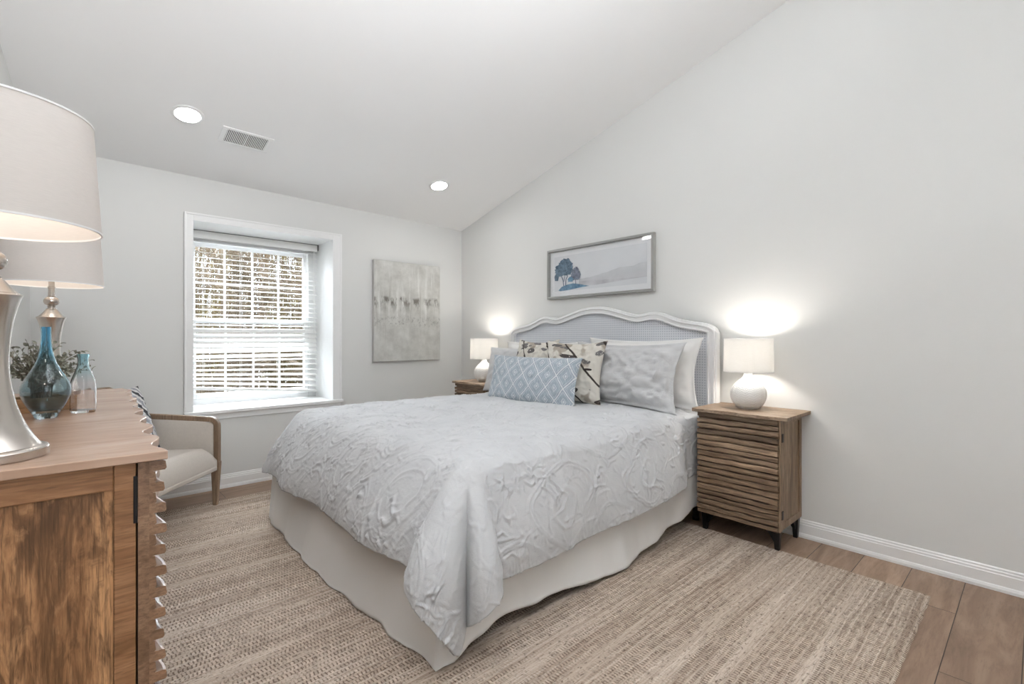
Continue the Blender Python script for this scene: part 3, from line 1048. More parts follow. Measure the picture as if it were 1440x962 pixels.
# ------------------------------------------------------------------ comforter
def comforter():
    ZT = .66
    XO, YO1, YO2 = .865, 1.305, 3.30    # outer planes of the drop
    # profile of the fall: rounded shoulder, then a slanting drop
    def fall(tot):
        d = np.linspace(0, .60, 500) ** 1.0
        d = np.concatenate([np.linspace(0, .01, 60)[:-1], d[d >= .01]])
        o = .05 * np.sqrt(1 - (1 - np.minimum(d / .05, 1)) ** 2) + (tot - .05) * (1 - np.clip(1 - d / .36, 0, 1) ** 1.6)
        s_ = np.concatenate([[0], np.cumsum(np.hypot(np.diff(d), np.diff(o)))])
        return s_, d, o
    TF, TN = .255, .165
    sf_, df_, of_ = fall(TF)
    sn_, dn_, on_ = fall(TN)
    Xi, Yi1, Yi2 = XO + TF, YO1 + TN, YO2 - TN
    drop_f = float(np.interp(.355, df_, sf_))
    drop_n = float(np.interp(.405, dn_, sn_))
    ds = .0050
    a = np.arange(Xi - drop_f, 2.90, ds)
    b = np.arange(Yi1 - drop_n, Yi2 + drop_n, ds)
    A, B = np.meshgrid(a, b, indexing='ij')
    du = np.maximum(0, Xi - A)
    dv1 = np.maximum(0, Yi1 - B)
    dv2 = np.maximum(0, B - Yi2)
    dv = dv1 + dv2
    sgn = np.where(dv1 > 0, -1.0, 1.0)
    far = dv2 > 0
    rho = np.hypot(du, dv)
    mx = np.maximum(du, dv)
    rho_c = np.where(far & (du > 0), mx + (rho - mx) * .10, mx + (rho - mx) * 1.12)
    phi = np.arctan2(dv, np.maximum(du, 1e-9))          # 0 foot .. pi/2 side
    corner = (du > 0) & (dv > 0)
    ph = np.clip(phi / (math.pi / 2), 0, 1)
    s = np.where(corner, rho_c, mx)
    arc = .08
    hemn = 1 + .022 * pn(A * 2.3 + 3, B * 2.3) + .008 * pn(A * 14, B * 14)
    s = s * (1 + (hemn - 1) * sstep(.25, .4, s))
    s = np.where((dv > 0) & (du == 0), s * (1 - .12 * sstep(1.75, 2.75, A)), s)
    wgt = np.where(corner, ph, np.where(dv > 0, 1.0, 0.0))
    out = np.interp(s, sf_, of_) * (1 - wgt) + np.interp(s, sn_, on_) * wgt
    down = np.interp(s, sf_, df_) * (1 - wgt) + np.interp(s, sn_, dn_) * wgt
    # near the wall end the near side falls straight
    hang = np.maximum(0, s - .12)
    crease = .56
    lobe = np.where(ph < crease, np.sin(np.pi * np.clip(ph / crease, 0, 1)), .85 * np.sin(np.pi * np.clip((ph - crease) / (1 - crease), 0, 1)))
    amp = np.where(far, .10, .36)
    fl = np.where(corner, amp * hang * np.abs(lobe) ** .75 * (1 - .95 * np.clip(hang - .18, 0, 1)), 0)
    fl += np.where(corner & ~far, -.10 * np.clip(hang, 0, .3) * np.exp(-((ph - crease) / .06) ** 2), 0)
    side_wave = (.012 * np.sin(B * 7.1 + 1.0) + .02 * pn(B * 3.1, A * 0 + 2)) * (du > 0) * (~corner) + (.010 * np.sin(A * 6.3) + .018 * pn(A * 2.7, B * 0 + 7)) * (dv > 0) * (~corner)
    out = out + fl + side_wave * np.clip(hang / .25, 0, 1)
    dirx = np.where(mx > 0, -np.cos(phi) * (du > 0), 0)
    diry = np.where(mx > 0, sgn * np.where(du > 0, np.sin(phi), 1.0) * (dv > 0), 0)
    bx = np.where(du > 0, Xi, A)
    by = np.where(dv1 > 0, Yi1, np.where(dv2 > 0, Yi2, B))
    X = bx + dirx * out
    Y = by + diry * out
    tuck = sstep(2.48, 2.64, A)
    Y = np.where(dv1 > 0, Y * (1 - tuck) + np.maximum(Y, 1.378) * tuck, Y)
    Y = np.where(dv2 > 0, Y * (1 - tuck) + np.minimum(Y, 3.232) * tuck, Y)
    crown = .022 * np.clip((A - Xi) / .5, 0, 1) * np.sin(np.clip((B - Yi1) / (Yi2 - Yi1), 0, 1) * np.pi) ** .5
    puff = .010 * pn(A * 3.1, B * 3.1) + .007 * pn(A * 6.5 + 5, B * 6.5)
    Z = ZT - down + (crown + puff * np.clip(1 - hang / .2, .25, 1)) * 1.0
    P = np.stack([X, Y, Z], -1)
    # normals
    ga = np.gradient(P, axis=0); gb = np.gradient(P, axis=1)
    nrm = np.cross(ga, gb)
    nrm /= np.linalg.norm(nrm, axis=2, keepdims=True) + 1e-12
    # embossed ridges in cloth coordinates
    wx = pn(A * 4.2, B * 4.2 + 11); wy = pn(A * 4.2 + 31, B * 4.2)
    Aw, Bw = A + .03 * wx + .006 * pn(A * 17, B * 17), B + .03 * wy + .006 * pn(A * 17 + 5, B * 17)
    def crest(n, w):
        q = n / w
        return np.exp(-q ** 2) + .9 * q * np.exp(-.55 * q ** 2)
    # short puckers: zero lines of stretched noise, broken up by a second field
    k1 = crest(pn(Aw * 19, Bw * 6.5), .085) * sstep(-.05, .22, pn(A * 13 + 3, B * 11 + 9))
    k2 = crest(pn(Aw * 6.0 + 7, Bw * 21 + 3), .085) * sstep(-.05, .22, pn(A * 11 + 30, B * 13))
    k3 = crest(pn((Aw + Bw) * 15, (Aw - Bw) * 5.5 + 17), .085) * sstep(.0, .25, pn(A * 12 + 60, B * 14 + 5))
    foot = sstep(.0, .3, Xi + .12 - A)
    k1 = k1 * (1 - .6 * foot)
    k2 = k2 * (.75 + .65 * foot)
    k4 = crest(pn(Aw * 30, Bw * 26 + 17), .16) * sstep(.05, .3, pn(A * 12 + 20, B * 12 + 50))
    g = np.cos(2 * np.pi * (Aw - .3) / .62) + np.cos(2 * np.pi * (Bw - .2) / .50) + .35 * np.cos(2 * np.pi * (Aw + Bw) / .62)
    og = sum(np.exp(-((g - c_) / .045) ** 2) for c_ in (-.55, -.40, .62, .78))
    og2 = np.exp(-((g - 1.5) / .06) ** 2)
    mask = .45 + .55 * sstep(-.2, .2, pn(A * 5 + 40, B * 5))
    footy = 1 + .1 * sstep(.02, .2, Xi + .05 - A)
    h = (.0050 * k1 + .0048 * k2 + .0050 * k3 + .0022 * k4) * mask * footy + .0042 * np.clip(og + og2, 0, 1)
    calm = 1 - .6 * corner * (1 - sstep(.12, .38, rho))
    calm = calm * (1 - .85 * corner * np.exp(-((ph - crease) / .09) ** 2))
    P = P + nrm * (h * calm)[..., None]
    # keep the lowest cloth above the rug
    P[..., 2] = np.maximum(P[..., 2], .02)
    m = MB()
    m.grid(P)
    o = m.build('comforter', M['comforter'], sharp=None)
    sm = o.modifiers.new('solid', 'SOLIDIFY')
    sm.thickness = .014
    sm.offset = -1
    tag(o, 'light grey embossed comforter draped over the bed', 'comforter')
    return o
comforter()

# ------------------------------------------------------------------ pillows
def pillow(name, w, h, t, mat, loc, lean, yaw, label, cat='pillow', roll=0.0, n=64, pinch=.06, flange=0.0, wr=.006, seed=0, group=None, sag=0.0):
    """stands on its lower edge; local x = width, local y = height, local z = front.  lean: degrees back from upright;
    yaw: rotation about z of the facing direction (0 = facing -X)"""
    ny = max(24, int(n * h / w))
    U, V = np.meshgrid(np.linspace(-1, 1, n), np.linspace(-1, 1, ny), indexing='ij')
    m = MB()
    uvs = []
    for sgn in (1, -1):
        fu, fv = U, V
        if flange:
            ku, kv = 1 - flange / (w / 2), 1 - flange / (h / 2)
            pu, pv = np.clip(np.abs(fu) / ku, 0, 1), np.clip(np.abs(fv) / kv, 0, 1)
        else:
            pu, pv = np.abs(fu), np.abs(fv)
        prof_ = np.clip(1 - pu ** 2.4, 0, 1) ** .55 * np.clip(1 - pv ** 2.4, 0, 1) ** .55
        x = fu * w / 2 * (1 - pinch * (1 - fv ** 2) * np.abs(fu) ** 2)
        y = fv * h / 2 * (1 - pinch * (1 - fu ** 2) * np.abs(fv) ** 2) - sag * (1 - fu ** 2) * (fv > 0) * fv
        z = sgn * (t / 2 * prof_ + .0015)
        d = np.hypot(1 - np.abs(fu), 1 - np.abs(fv))
        fold = pn(U * 2.6 + seed, V * 2.2 + U * 1.5 + sgn) * 1.2 + .6 * pn(U * 6 + 3 * seed, V * 5 - U * 3)
        rdg = (1 - np.abs(pn(U * 3.5 + V * 2 + seed, V * 3.2 - U * 2.4)) * 2.5)
        z = z + sgn * (wr * fold + wr * 1.1 * np.clip(rdg, 0, 1) ** 2) * np.clip(prof_ * 2.2, 0, 1)
        z = z + .5 * wr * pn(U * 5 + seed, V * 5) * (1 - np.clip(prof_ * 3, 0, 1))
        P = np.stack([x, y + h / 2, z], -1)
        m.grid(P, flip=(sgn < 0))
        uvs.append(np.stack([(U + 1) / 2, (V + 1) / 2], -1).reshape(-1, 2))
    # close the rim
    nn = n * ny
    def ring_idx():
        r = [i * ny for i in range(n)] + [(n - 1) * ny + j for j in range(1, ny)] + [i * ny + ny - 1 for i in range(n - 2, -1, -1)] + [j for j in range(ny - 2, 0, -1)]
        return r
    r = ring_idx()
    for k in range(len(r)):
        a_, b_ = r[k], r[(k + 1) % len(r)]
        m.f.append((b_, a_, a_ + nn, b_ + nn)); m.mi.append(0); m.sm.append(True)
    # basis: width axis -> -Y (so that local x right when seen from the front at -X), up, front -> -X
    base = Matrix(((0, 0, -1), (-1, 0, 0), (0, 1, 0)))        # columns: x->(0,-1,0), y->(0,0,1), z->(-1,0,0)
    R = Matrix.Rotation(math.radians(yaw), 3, 'Z') @ Matrix.Rotation(math.radians(lean), 3, 'Y') @ base @ Matrix.Rotation(math.radians(roll), 3, 'Z')
    mat4 = R.to_4x4()
    mat4.translation = Vector(loc)
    o = m.build(name, mat, matrix=mat4, uv=np.concatenate(uvs), sharp=None)
    return tag(o, label, cat, group)

ZP = .664
pillow('pillow', .88, .46, .12, M['white_cotton'], (2.822, 1.835, ZP), 6, 0, 'plain white pillow behind the grey sham, nearest the lit lamp', flange=.035, seed=2, pinch=.11)
pillow('pillow', .86, .43, .12, M['white_cotton'], (2.828, 2.78, ZP), 7, 0, 'plain white pillow at the far side of the headboard', flange=.035, seed=5, pinch=.10)
pillow('pillow_sham', .90, .45, .13, M['sham'], (2.668, 1.90, ZP - .005), 15, -3, 'wrinkled grey sham pillow in front of the white pillow', seed=9, wr=.020, pinch=.12, flange=.03)
pillow('pillow_sham', .86, .39, .13, M['sham'], (2.685, 2.86, ZP - .005), 15, 3, 'grey sham pillow at far side behind the blue lumbar cushion', seed=12, wr=.009, pinch=.05)
pillow('cushion', .47, .45, .14, M['floral_a'], (2.505, 2.165, ZP), 14, 12, 'cream square cushion with dark branches, in front of the grey sham', 'cushion', seed=15, pinch=.13)
pillow('cushion', .46, .46, .13, M['floral_b'], (2.54, 2.61, ZP), 15, -4, 'cream and charcoal leaf cushion leaning behind the blue lumbar cushion', 'cushion', seed=19, pinch=.13)
pillow('lumbar_cushion', .85, .345, .12, M['diamond'], (2.36, 2.43, ZP - .010), 14, 2, 'long blue lumbar cushion stitched with white diamonds', 'cushion', seed=23, pinch=.06)

# ================================================================== NIGHTSTANDS
def nightstand(label):
    """local: x 0 (front) .. .32 (back), y -.2155 .. .2155"""
    W = .2155
    t = thing('nightstand', label, 'nightstand', (2.70, 1.1205, 0), 0, None)
    m = MB()
    m.box(.022, .32, -W + .004, W - .004, .125, .694)
    m.build('body', M['ns_side'], t, bevel=.002)
    # side frames on both flanks
    for s in (-1, 1):
        m = MB()
        y0, y1 = (W - .004, W + .004) if s > 0 else (-W - .004, -W + .004)
        m.box(.022, .060, y0, y1, .12, .695); m.box(.285, .32, y0, y1, .12, .695)
        m.box(.060, .285, y0, y1, .12, .155); m.box(.060, .285, y0, y1, .665, .695)
        m.build('side_frame', M['ns_side'], t, bevel=.0015)
    # top: wavy front edge
    ys = np.linspace(-W - .045, W + .03, 40)
    poly = [(.338, -W - .045)] + [(.338, W + .03)] + [(-.038 + .006 * math.sin(y * 22 + 1) + .004 * math.sin(y * 51), y) for y in ys[::-1]]
    m = MB(); m.prism(poly, .695, .714)
    m.build('top', M['ns_top'], t, bevel=.002)
    # door with stacked slats
    d = MB()
    rnd = random.Random(3)
    z = .118
    d.box(.004, .022, -W - .002, W + .002, .118, .694)
    zs = []
    k = 0
    while z < .690:
        hgt = rnd.uniform(.019, .027) if k % 2 == 0 else rnd.uniform(.0055, .0085)
        z1 = min(z + hgt, .694)
        zs.append((z, z1, k))
        z = z1
        k += 1
    nseg = 40
    for (z0, z1, k) in zs:
        yy = np.linspace(-W + .003, W + .004, nseg)
        pr = rnd.uniform(.024, .031) if k % 2 == 0 else .004
        ph = rnd.uniform(0, 6)
        fr = [-(pr - .002) - .002 * math.sin(y * 19 + ph) - .0015 * math.sin(y * 43 + ph * 2) for y in yy]
        wz = [.0011 * math.sin(y * 13 + ph * 1.3) + .0008 * math.sin(y * 37 + ph) for y in yy]
        o = len(d.v)
        for y, f_, w_ in zip(yy, fr, wz):
            a0 = z0 + w_ * 1.5 - (.003 if k % 2 else 0); a1 = z1 + w_ * 1.5 + (.003 if k % 2 else 0)
            a0 = max(a0, .116); a1 = min(a1, .694)
            d.v += [(.006, y, a0), (f_, y, a0), (f_, y, a1), (.006, y, a1)]
        for i in range(nseg - 1):
            p = o + i * 4; q = p + 4
            for e in range(4):
                d.f.append((p + e, p + (e + 1) % 4, q + (e + 1) % 4, q + e)); d.mi.append(0); d.sm.append(False)
        d.f.append((o, o + 3, o + 2, o + 1)); d.mi.append(0); d.sm.append(False)
        e0 = o + (nseg - 1) * 4
        d.f.append((e0, e0 + 1, e0 + 2, e0 + 3)); d.mi.append(0); d.sm.append(False)
    do = d.build('door', M['ns_slat'], t, bevel=.0022)
    m = MB(); m.box(-.012, .0215, -W - .005, -W + .0025, .117, .6945)
    m.build('door_edge', M['ns_side'], do, bevel=.001)
    for zc_ in (.60, .20):
        m = MB(); m.box(.006, .026, -W - .0085, -W - .001, zc_ - .022, zc_ + .022)
        m.build('hinge', M['black_metal'], do, bevel=.001)
    # black iron legs: tapered angle feet with a brace
    for sx, sy in ((0, -1), (0, 1), (1, -1), (1, 1)):
        m = MB()
        x = .026 if sx == 0 else .305
        y = sy * (W - .022)
        dx = 1 if sx == 0 else -1
        m.hexa([(x - .011, y - .011, 0.012 if sx == 0 else .0), (x + .011, y - .011, 0.012 if sx == 0 else .0), (x + .011, y + .011, 0.012 if sx == 0 else .0), (x - .011, y + .011, 0.012 if sx == 0 else .0)],
               [(x - .018, y - .018, .125), (x + .018, y - .018, .125), (x + .018, y + .018, .125), (x - .018, y + .018, .125)])
        # gusset plates
        a = (x + dx * .012)
        m.hexa([(min(a, a + dx * .006), y - sy * .0 - .004, .05), (max(a, a + dx * .006), y - .004, .05), (max(a, a + dx * .006), y + .004, .05), (min(a, a + dx * .006), y + .004, .05)],
               [(min(a, a + dx * .06), y - .004, .125), (max(a, a + dx * .06), y - .004, .125), (max(a, a + dx * .06), y + .004, .125), (min(a, a + dx * .06), y + .004, .125)])
        b_ = y - sy * .012
        m.hexa([(x - .004, min(b_, b_ - sy * .006), .05), (x + .004, min(b_, b_ - sy * .006), .05), (x + .004, max(b_, b_ - sy * .006), .05), (x - .004, max(b_, b_ - sy * .006), .05)],
               [(x - .004, min(b_, b_ - sy * .055), .125), (x + .004, min(b_, b_ - sy * .055), .125), (x + .004, max(b_, b_ - sy * .055), .125), (x - .004, max(b_, b_ - sy * .055), .125)])
        m.build('leg', M['black_metal'], t, bevel=.002)
    m = MB()
    m.box(.012, .32, -W + .006, W - .006, .108, .126)
    m.build('base_frame', M['black_metal'], t, bevel=.002)
    return t
ns = nightstand('slatted weathered wood nightstand at the near side of the bed')
ns2 = dup(ns, (2.70, 3.51, 0), 0, 'slatted wood nightstand mostly hidden beyond the bed, under the far lamp')
ns['group'] = ns2['group'] = 'nightstands beside the bed'

# bedside lamps: ribbed white gourd base, drum shade
def bedside_lamp(label):
    t = thing('bedside_lamp', label, 'lamp', (2.872, 1.132, .714))
    ctrl = [(.0, .048), (.004, .053), (.015, .066), (.035, .082), (.06, .0925), (.08, .0955), (.10, .094), (.12, .086), (.14, .072), (.155, .056), (.168, .040), (.180, .029), (.190, .0235), (.197, .022), (.203, .0235), (.206, .021)]
    zs = np.linspace(0, .206, 130)
    rs = np.interp(zs, [c_[0] for c_ in ctrl], [c_[1] for c_ in ctrl])
    # smooth the profile
    for _ in range(10):
        rs[1:-1] = .25 * rs[:-2] + .5 * rs[1:-1] + .25 * rs[2:]
    def rib(a, z, i):
        if z < .012 or z > .165:
            return 0
        tri = abs(((a * 14 / (2 * math.pi)) % 1) - .5) * 2
        return .0011 * math.sin((z + .010 * tri) * 2 * math.pi / .0095)
    m = MB()
    m.lathe(list(zip(rs.tolist(), zs.tolist())), 224, fn=rib)
    m.build('base', M['white_gloss'], t)
    m = MB()
    m.lathe([(.010, .204), (.010, .235), (.016, .236), (.016, .268), (.006, .270)], 24)
    m.build('socket', M['nickel'], t)
    m = MB()
    m.lathe([(.131, .212), (.128, .398), (.1265, .398), (.1295, .212)], 96, close=True)
    sh = m.build('lamp_shade', M['shade_white'], t)
    for z, r in ((.213, .1305), (.397, .1276)):
        m = MB()
        m.lathe([(r - .0012, z - .003), (r + .0012, z - .003), (r + .0012, z + .003), (r - .0012, z + .003)], 96, close=True)
        m.build('shade_trim', M['white_cotton'], sh)
    m = MB()
    for k in range(3):
        a = k * 2 * math.pi / 3 + .4
        m.tube([(.010 * math.cos(a), .010 * math.sin(a), .255), (.128 * math.cos(a), .128 * math.sin(a), .246)], .0016, 6)
    m.build('spider', M['nickel'], sh)
    return t
bl = bedside_lamp('lit white ribbed lamp with drum shade on the near nightstand')
bl2 = dup(bl, (2.84, 3.49, .714), .3, 'small lit white lamp on the far nightstand, partly behind pillows')
bl['group'] = bl2['group'] = 'bedside lamps'
def bulb(name, loc, p, col=(1, .94, .86), r=.045):
    d = bpy.data.lights.new(name, 'POINT')
    d.energy = p
    d.color = col
    d.shadow_soft_size = r
    o = bpy.data.objects.new(name, d)
    COL.objects.link(o)
    o.location = loc
bulb('lamp_bulb_near', (2.872, 1.132, 1.035), 6.0)
bulb('lamp_bulb_far', (2.84, 3.49, 1.035), 6.0)

# ================================================================== PICTURES
# framed landscape print over the bed
fy0, fy1, fz0, fz1 = 1.823, 2.843, 1.447, 1.861
fcx, fcz = (fy0 + fy1) / 2, (fz0 + fz1) / 2
art = thing('framed_print', 'wide framed landscape print with blue trees, hung above the headboard', 'picture', (XB - .031, fcx, fcz))
art.rotation_euler = (0, .004, 0)
hw, hh = (fy1 - fy0) / 2, (fz1 - fz0) / 2
m = MB()
fwid = .019
for (y0, y1, z0, z1) in ((-hw, hw, hh - fwid, hh), (-hw, hw, -hh, -hh + fwid), (-hw, -hw + fwid, -hh + fwid, hh - fwid), (hw - fwid, hw, -hh + fwid, hh - fwid)):
    m.box(-.006, .029, y0, y1, z0, z1)
for (y0, y1, z0, z1) in ((-hw + .009, hw - .009, hh - .017, hh - .009), (-hw + .009, hw - .009, -hh + .009, -hh + .017), (-hw + .009, -hw + .017, -hh + .017, hh - .017), (hw - .017, hw - .009, -hh + .017, hh - .017)):
    m.box(-.010, -.005, y0, y1, z0, z1)
m.build('frame', M['artframe'], art, bevel=.0025)
m = MB(); m.box(.019, .027, -hw + .02, hw - .02, -hh + .02, hh - .02)
m.build('mat_board', M['mat_board'], art)
# print layers on the sheet (flat paint shapes)
def flat(name, col, var=.15, nsc=20, light=None):
    m_, nt, b = new_mat(name)
    v = coords(nt)
    c = ramp(nt, noise(nt, v, nsc, 4, .6), [(.3, tuple(x * (1 - var) for x in col)), (.7, light or tuple(min(1, x * (1 + var)) for x in col))])
    L(nt, c, b.inputs['Base Color'])
    setp(b, rough=.9, spec=.1)
    return m_
pm = [flat('print_sky', (.70, .715, .74), .03, 6), flat('print_far_hill', (.56, .575, .60), .04, 8, (.66, .67, .69)), flat('print_near_hill', (.60, .605, .63), .05, 9),
      flat('print_water', (.50, .50, .54), .1, 9, (.66, .66, .68)), flat('print_blue_land', (.10, .22, .36), .4, 22, (.26, .42, .56)), flat('print_tree', (.085, .14, .21), .4, 40, (.20, .28, .36)), flat('print_trunk', (.12, .16, .22), .2, 60), flat('print_tree_violet', (.16, .17, .23), .35, 40, (.28, .32, .40))]
pr = MB()
py, pz = hw - .065, hh - .062    # half extents of the sheet
LX = [.0187]
def layer(pts, mi):
    """pts: (s,t) with s 0..1 from the left of the picture, t 0..1 up; left = +Y"""
    LX[0] -= .00025
    v = [(LX[0], py - 2 * py * s, -pz + 2 * pz * t) for s, t in pts]
    pr.add(v, [tuple(range(len(v)))], mi)
layer([(0, 0), (0, 1), (1, 1), (1, 0)], 0)
rr = random.Random(4)
def ridge(base, peaks, lo, mi):
    top = [(s, base + sum(h_ * math.exp(-((s - c_) / w_) ** 2) for c_, w_, h_ in peaks) + .006 * math.sin(s * 70)) for s in np.linspace(0.30 if lo else 0, 1, 60)]
    pts = [(top[0][0], lo)] + top + [(1, lo)]
    layer(pts, mi)
ridge(.30, [(.75, .14, .17), (.98, .12, .22), (.55, .1, .05)], .20, 1)
ridge(.24, [(.50, .12, .05), (.9, .2, .06)], .17, 2)
layer([(.30, .10), (.30, .235), (.48, .215), (.7, .185), (1, .175), (1, .165), (.75, .13), (.5, .085)], 3)
def blob(cs_, ct_, rs_, rt_, n, mi, jag=.16, seed=1):
    r_ = random.Random(seed)
    pts = []
    for k in range(n):
        a = -2 * math.pi * k / n
        q = 1 + r_.uniform(-jag, jag) + .06 * math.sin(5 * a)
        pts.append((cs_ + rs_ * q * math.cos(a), ct_ + rt_ * q * math.sin(a)))
    layer(pts, mi)
layer([(.05, .02), (.09, .12), (.16, .17), (.23, .19), (.30, .155), (.38, .10), (.42, .075), (.30, .05), (.18, .015), (.08, .0)], 4)
# tree one: trunk pair and clustered crown
for pts in ([(.112, .14), (.105, .30), (.085, .42), (.093, .43), (.113, .33), (.122, .14)], [(.137, .15), (.140, .32), (.165, .44), (.172, .43), (.150, .31), (.148, .15)], [(.116, .27), (.128, .42), (.136, .42), (.122, .25)]):
    layer(pts[::-1], 6)
for k, (cs_, ct_, rs_, rt_) in enumerate([(.10, .66, .075, .20), (.15, .70, .075, .20), (.06, .58, .05, .16), (.175, .60, .055, .17), (.12, .55, .06, .12), (.03, .40, .028, .10), (.12, .80, .05, .11)]):
    blob(cs_, ct_, rs_, rt_, 46, 5, .14, 10 + k)
for pts in ([(.262, .17), (.260, .30), (.252, .36), (.262, .36), (.270, .17)],):
    layer(pts[::-1], 6)
for k, (cs_, ct_, rs_, rt_) in enumerate([(.262, .46, .050, .15), (.285, .38, .040, .11), (.24, .38, .035, .10), (.27, .56, .03, .08)]):
    blob(cs_, ct_, rs_, rt_, 40, 7, .18, 30 + k)
blob(.205, .30, .035, .07, 30, 4, .2, 50)
pr.build('print', pm, art)
m = MB(); m.box(.002, .004, -hw + .02, hw - .02, -hh + .02, hh - .02)
m.build('glass', M['pane'], art)
# window-side canvas
cv = thing('canvas_painting', 'pale grey abstract canvas with dark smudged band, on the window wall', 'picture', (2.385, YW - .02, 1.367))
m = MB(); m.box(-.357, .357, -.018, .019, -.467, .467, 0)
m.build('stretched_canvas', M['canvas_side'], cv, bevel=.003)
m = MB()
P = np.zeros((2, 2, 3)); P[0, 0] = (-.354, -.0186, -.464); P[1, 0] = (.354, -.0186, -.464); P[1, 1] = (.354, -.0186, .464); P[0, 1] = (-.354, -.0186, .464)
m.grid(P, smooth=False)
m.build('painted_face', M['canvas'], cv, uv=[(0, 0), (0, 1), (1, 0), (1, 1)])

# ================================================================== CEILING FIXTURES
CN = Vector((-0.0158, -0.2595, -1)).normalized()      # faces down into the room
ex = Vector((1, 0, -0.0158)).normalized()
ey = CN.cross(ex).normalized()
CROT = Matrix((ex, ey, CN)).transposed()              # local z points into the room
def ceil_thing(name, label, cat, x, y, group=None):
    t = thing(name, label, cat, (x, y, zc(x, y)), 0, group)
    t.rotation_euler = CROT.to_euler()
    return t
for x, y, lab in ((.517, 3.44, 'round recessed ceiling light beside the air vent'), (2.325, 3.465, 'round recessed ceiling light above the abstract canvas')):
    t = ceil_thing('recessed_light', lab, 'ceiling light', x, y, 'recessed ceiling lights')
    m = MB(); m.lathe([(.066, .0), (.085, .0), (.085, .003), (.080, .007), (.068, .008), (.066, .006)], 64, close=True)
    m.build('trim_ring', M['white_plastic'], t)
    m = MB(); m.lathe([(.0665, .0015), (.0665, .0045), (.05, .0055), (.001, .006)], 64)
    m.build('diffuser', M['led'], t)
    a = area('recessed_lamp', Vector((x, y, zc(x, y))) + CN * .02, (Matrix((ex, -ey, -CN)).transposed()).to_euler(), .13, .13, 1.8, (1, .98, .95), 'DISK')
t = ceil_thing('air_vent', 'white slotted air vent in the sloped ceiling', 'vent', .855, 3.536)
m = MB()
fx, fy = .150, .088
ix, iy = .120, .068
m.box(-fx, fx, -fy, -iy, 0, .006); m.box(-fx, fx, iy, fy, 0, .006); m.box(-fx, -ix, -iy, iy, 0, .006); m.box(ix, fx, -iy, iy, 0, .006); m.box(-.004, .004, -iy, iy, 0, .006)
m.build('vent_frame', M['white_plastic'], t, bevel=.002)
m = MB(); m.box(-ix, ix, -iy, iy, -.001, .0008)
m.build('duct_back', M['vent_dark'], t)
m = MB()
for s in (-1, 1):
    for k in range(12):
        x = s * (.0105 + k * .0096)
        m.box(x - .0023, x + .0023, -iy, iy, .003, .0055)
m.build('louvers', M['white_plastic'], t)

# ================================================================== WINDOW BLIND
bt = thing('window_blind', 'white horizontal slat blind hanging crooked in the window recess', 'blind', (1.158, 4.455, 1.96))
bx0, bx1 = -.505, .505
m = MB(); m.box(bx0, bx1 - .01, -.03, .03, -.062, -.002)
hr = m.build('headrail', M['blind'], bt, bevel=.003)
m = MB(); m.box(bx0, bx1, -.033, .031, -.004, .001); m.box(bx1 - .009, bx1, -.033, .031, -.05, -.002)
m.build('mounting_bracket', M['rod'], hr)
sl = MB()
npitch = 29
ztop, zbot = 1.875, .728
tri_tilt = 0
slz = []
for k in range(npitch):
    z = ztop - (ztop - zbot) * k / (npitch - 1)
    f_ = float(np.clip((1.02 - z) / .30, 0, 1))
    slope = -.088 * f_ * f_
    tl = math.radians(9)
    if 1.00 < z < 1.20:
        tl = math.radians(42)
    elif z < .85:
        tl = math.radians(14)
    w2 = .025
    dy, dz = w2 * math.cos(tl), w2 * math.sin(tl)
    for nx in range(1):
        xs = (bx0 + .004, bx1 - .012)
        zz = [(z - 1.96) + slope * x for x in xs]
        th = .0014
        pts = [(-dy, -dz), (-dy * .4, -dz * .4 + .002), (dy * .4, dz * .4 + .002), (dy, dz)]
        v = []
        for xi, x in enumerate(xs):
            for (a, b_) in pts:
                v.append((x, a, zz[xi] + b_ + th))
            for (a, b_) in reversed(pts):
                v.append((x, a, zz[xi] + b_ - th))
        n8 = 8
        fcs = [tuple(reversed(range(n8))), tuple(range(n8, 2 * n8))]
        for e in range(n8):
            e2 = (e + 1) % n8
            fcs.append((e, e2, e2 + n8, e + n8))
        sl.add(v, fcs)
sl.build('slats', M['blind'], bt)
m = MB()
m.hexa([(bx0 + .004, -.026, -1.243), (bx1 - .012, -.026, -1.331), (bx1 - .012, .026, -1.331), (bx0 + .004, .026, -1.243)],
       [(bx0 + .004, -.026, -1.221), (bx1 - .012, -.026, -1.309), (bx1 - .012, .026, -1.309), (bx0 + .004, .026, -1.221)])
m.build('bottom_rail', M['blind'], bt, bevel=.003)
for x in (bx0 + .12, -.12, .17, bx1 - .12):
    m = MB()
    zb = -1.225 - .088 * (x - bx0) / (bx1 - bx0)
    for y in (-.027, .027):
        m.tube([(x, y, -.05), (x, y, zb)], .0012, 5)
    m.build('ladder_cord', M['blind'], bt)
m = MB(); m.tube([(bx1 - .045, -.038, -.05), (bx1 - .043, -.040, -.80)], .004, 8)
m.build('tilt_wand', M['blind'], bt)

# ================================================================== DRESSER
DR = thing('dresser', 'low brown wooden dresser with rippled slat front and live edge top', 'dresser', (.153, 1.252, 0), math.radians(-1.9))
DL, DD, ZTOP = 1.70, .505, .88
def scal(y, ph=0, amp=.0115, per=.197):
    return amp * math.cos(2 * math.pi * (y + ph) / per) + .003 * math.sin(y * 17 + ph * 9)
ys = np.linspace(0, DL, 190)
poly = [(-DD, DL), (-DD, 0)] + [(-.0115 + scal(y), y) for y in ys]
m = MB(); m.prism(poly, ZTOP - .018, ZTOP)
m.build('top', M['dresser_top'], DR, bevel=.002)
BXF = -.050     # front of the carcass (door back)
BXB = -DD + .012
y0, y1 = .014, DL - .014
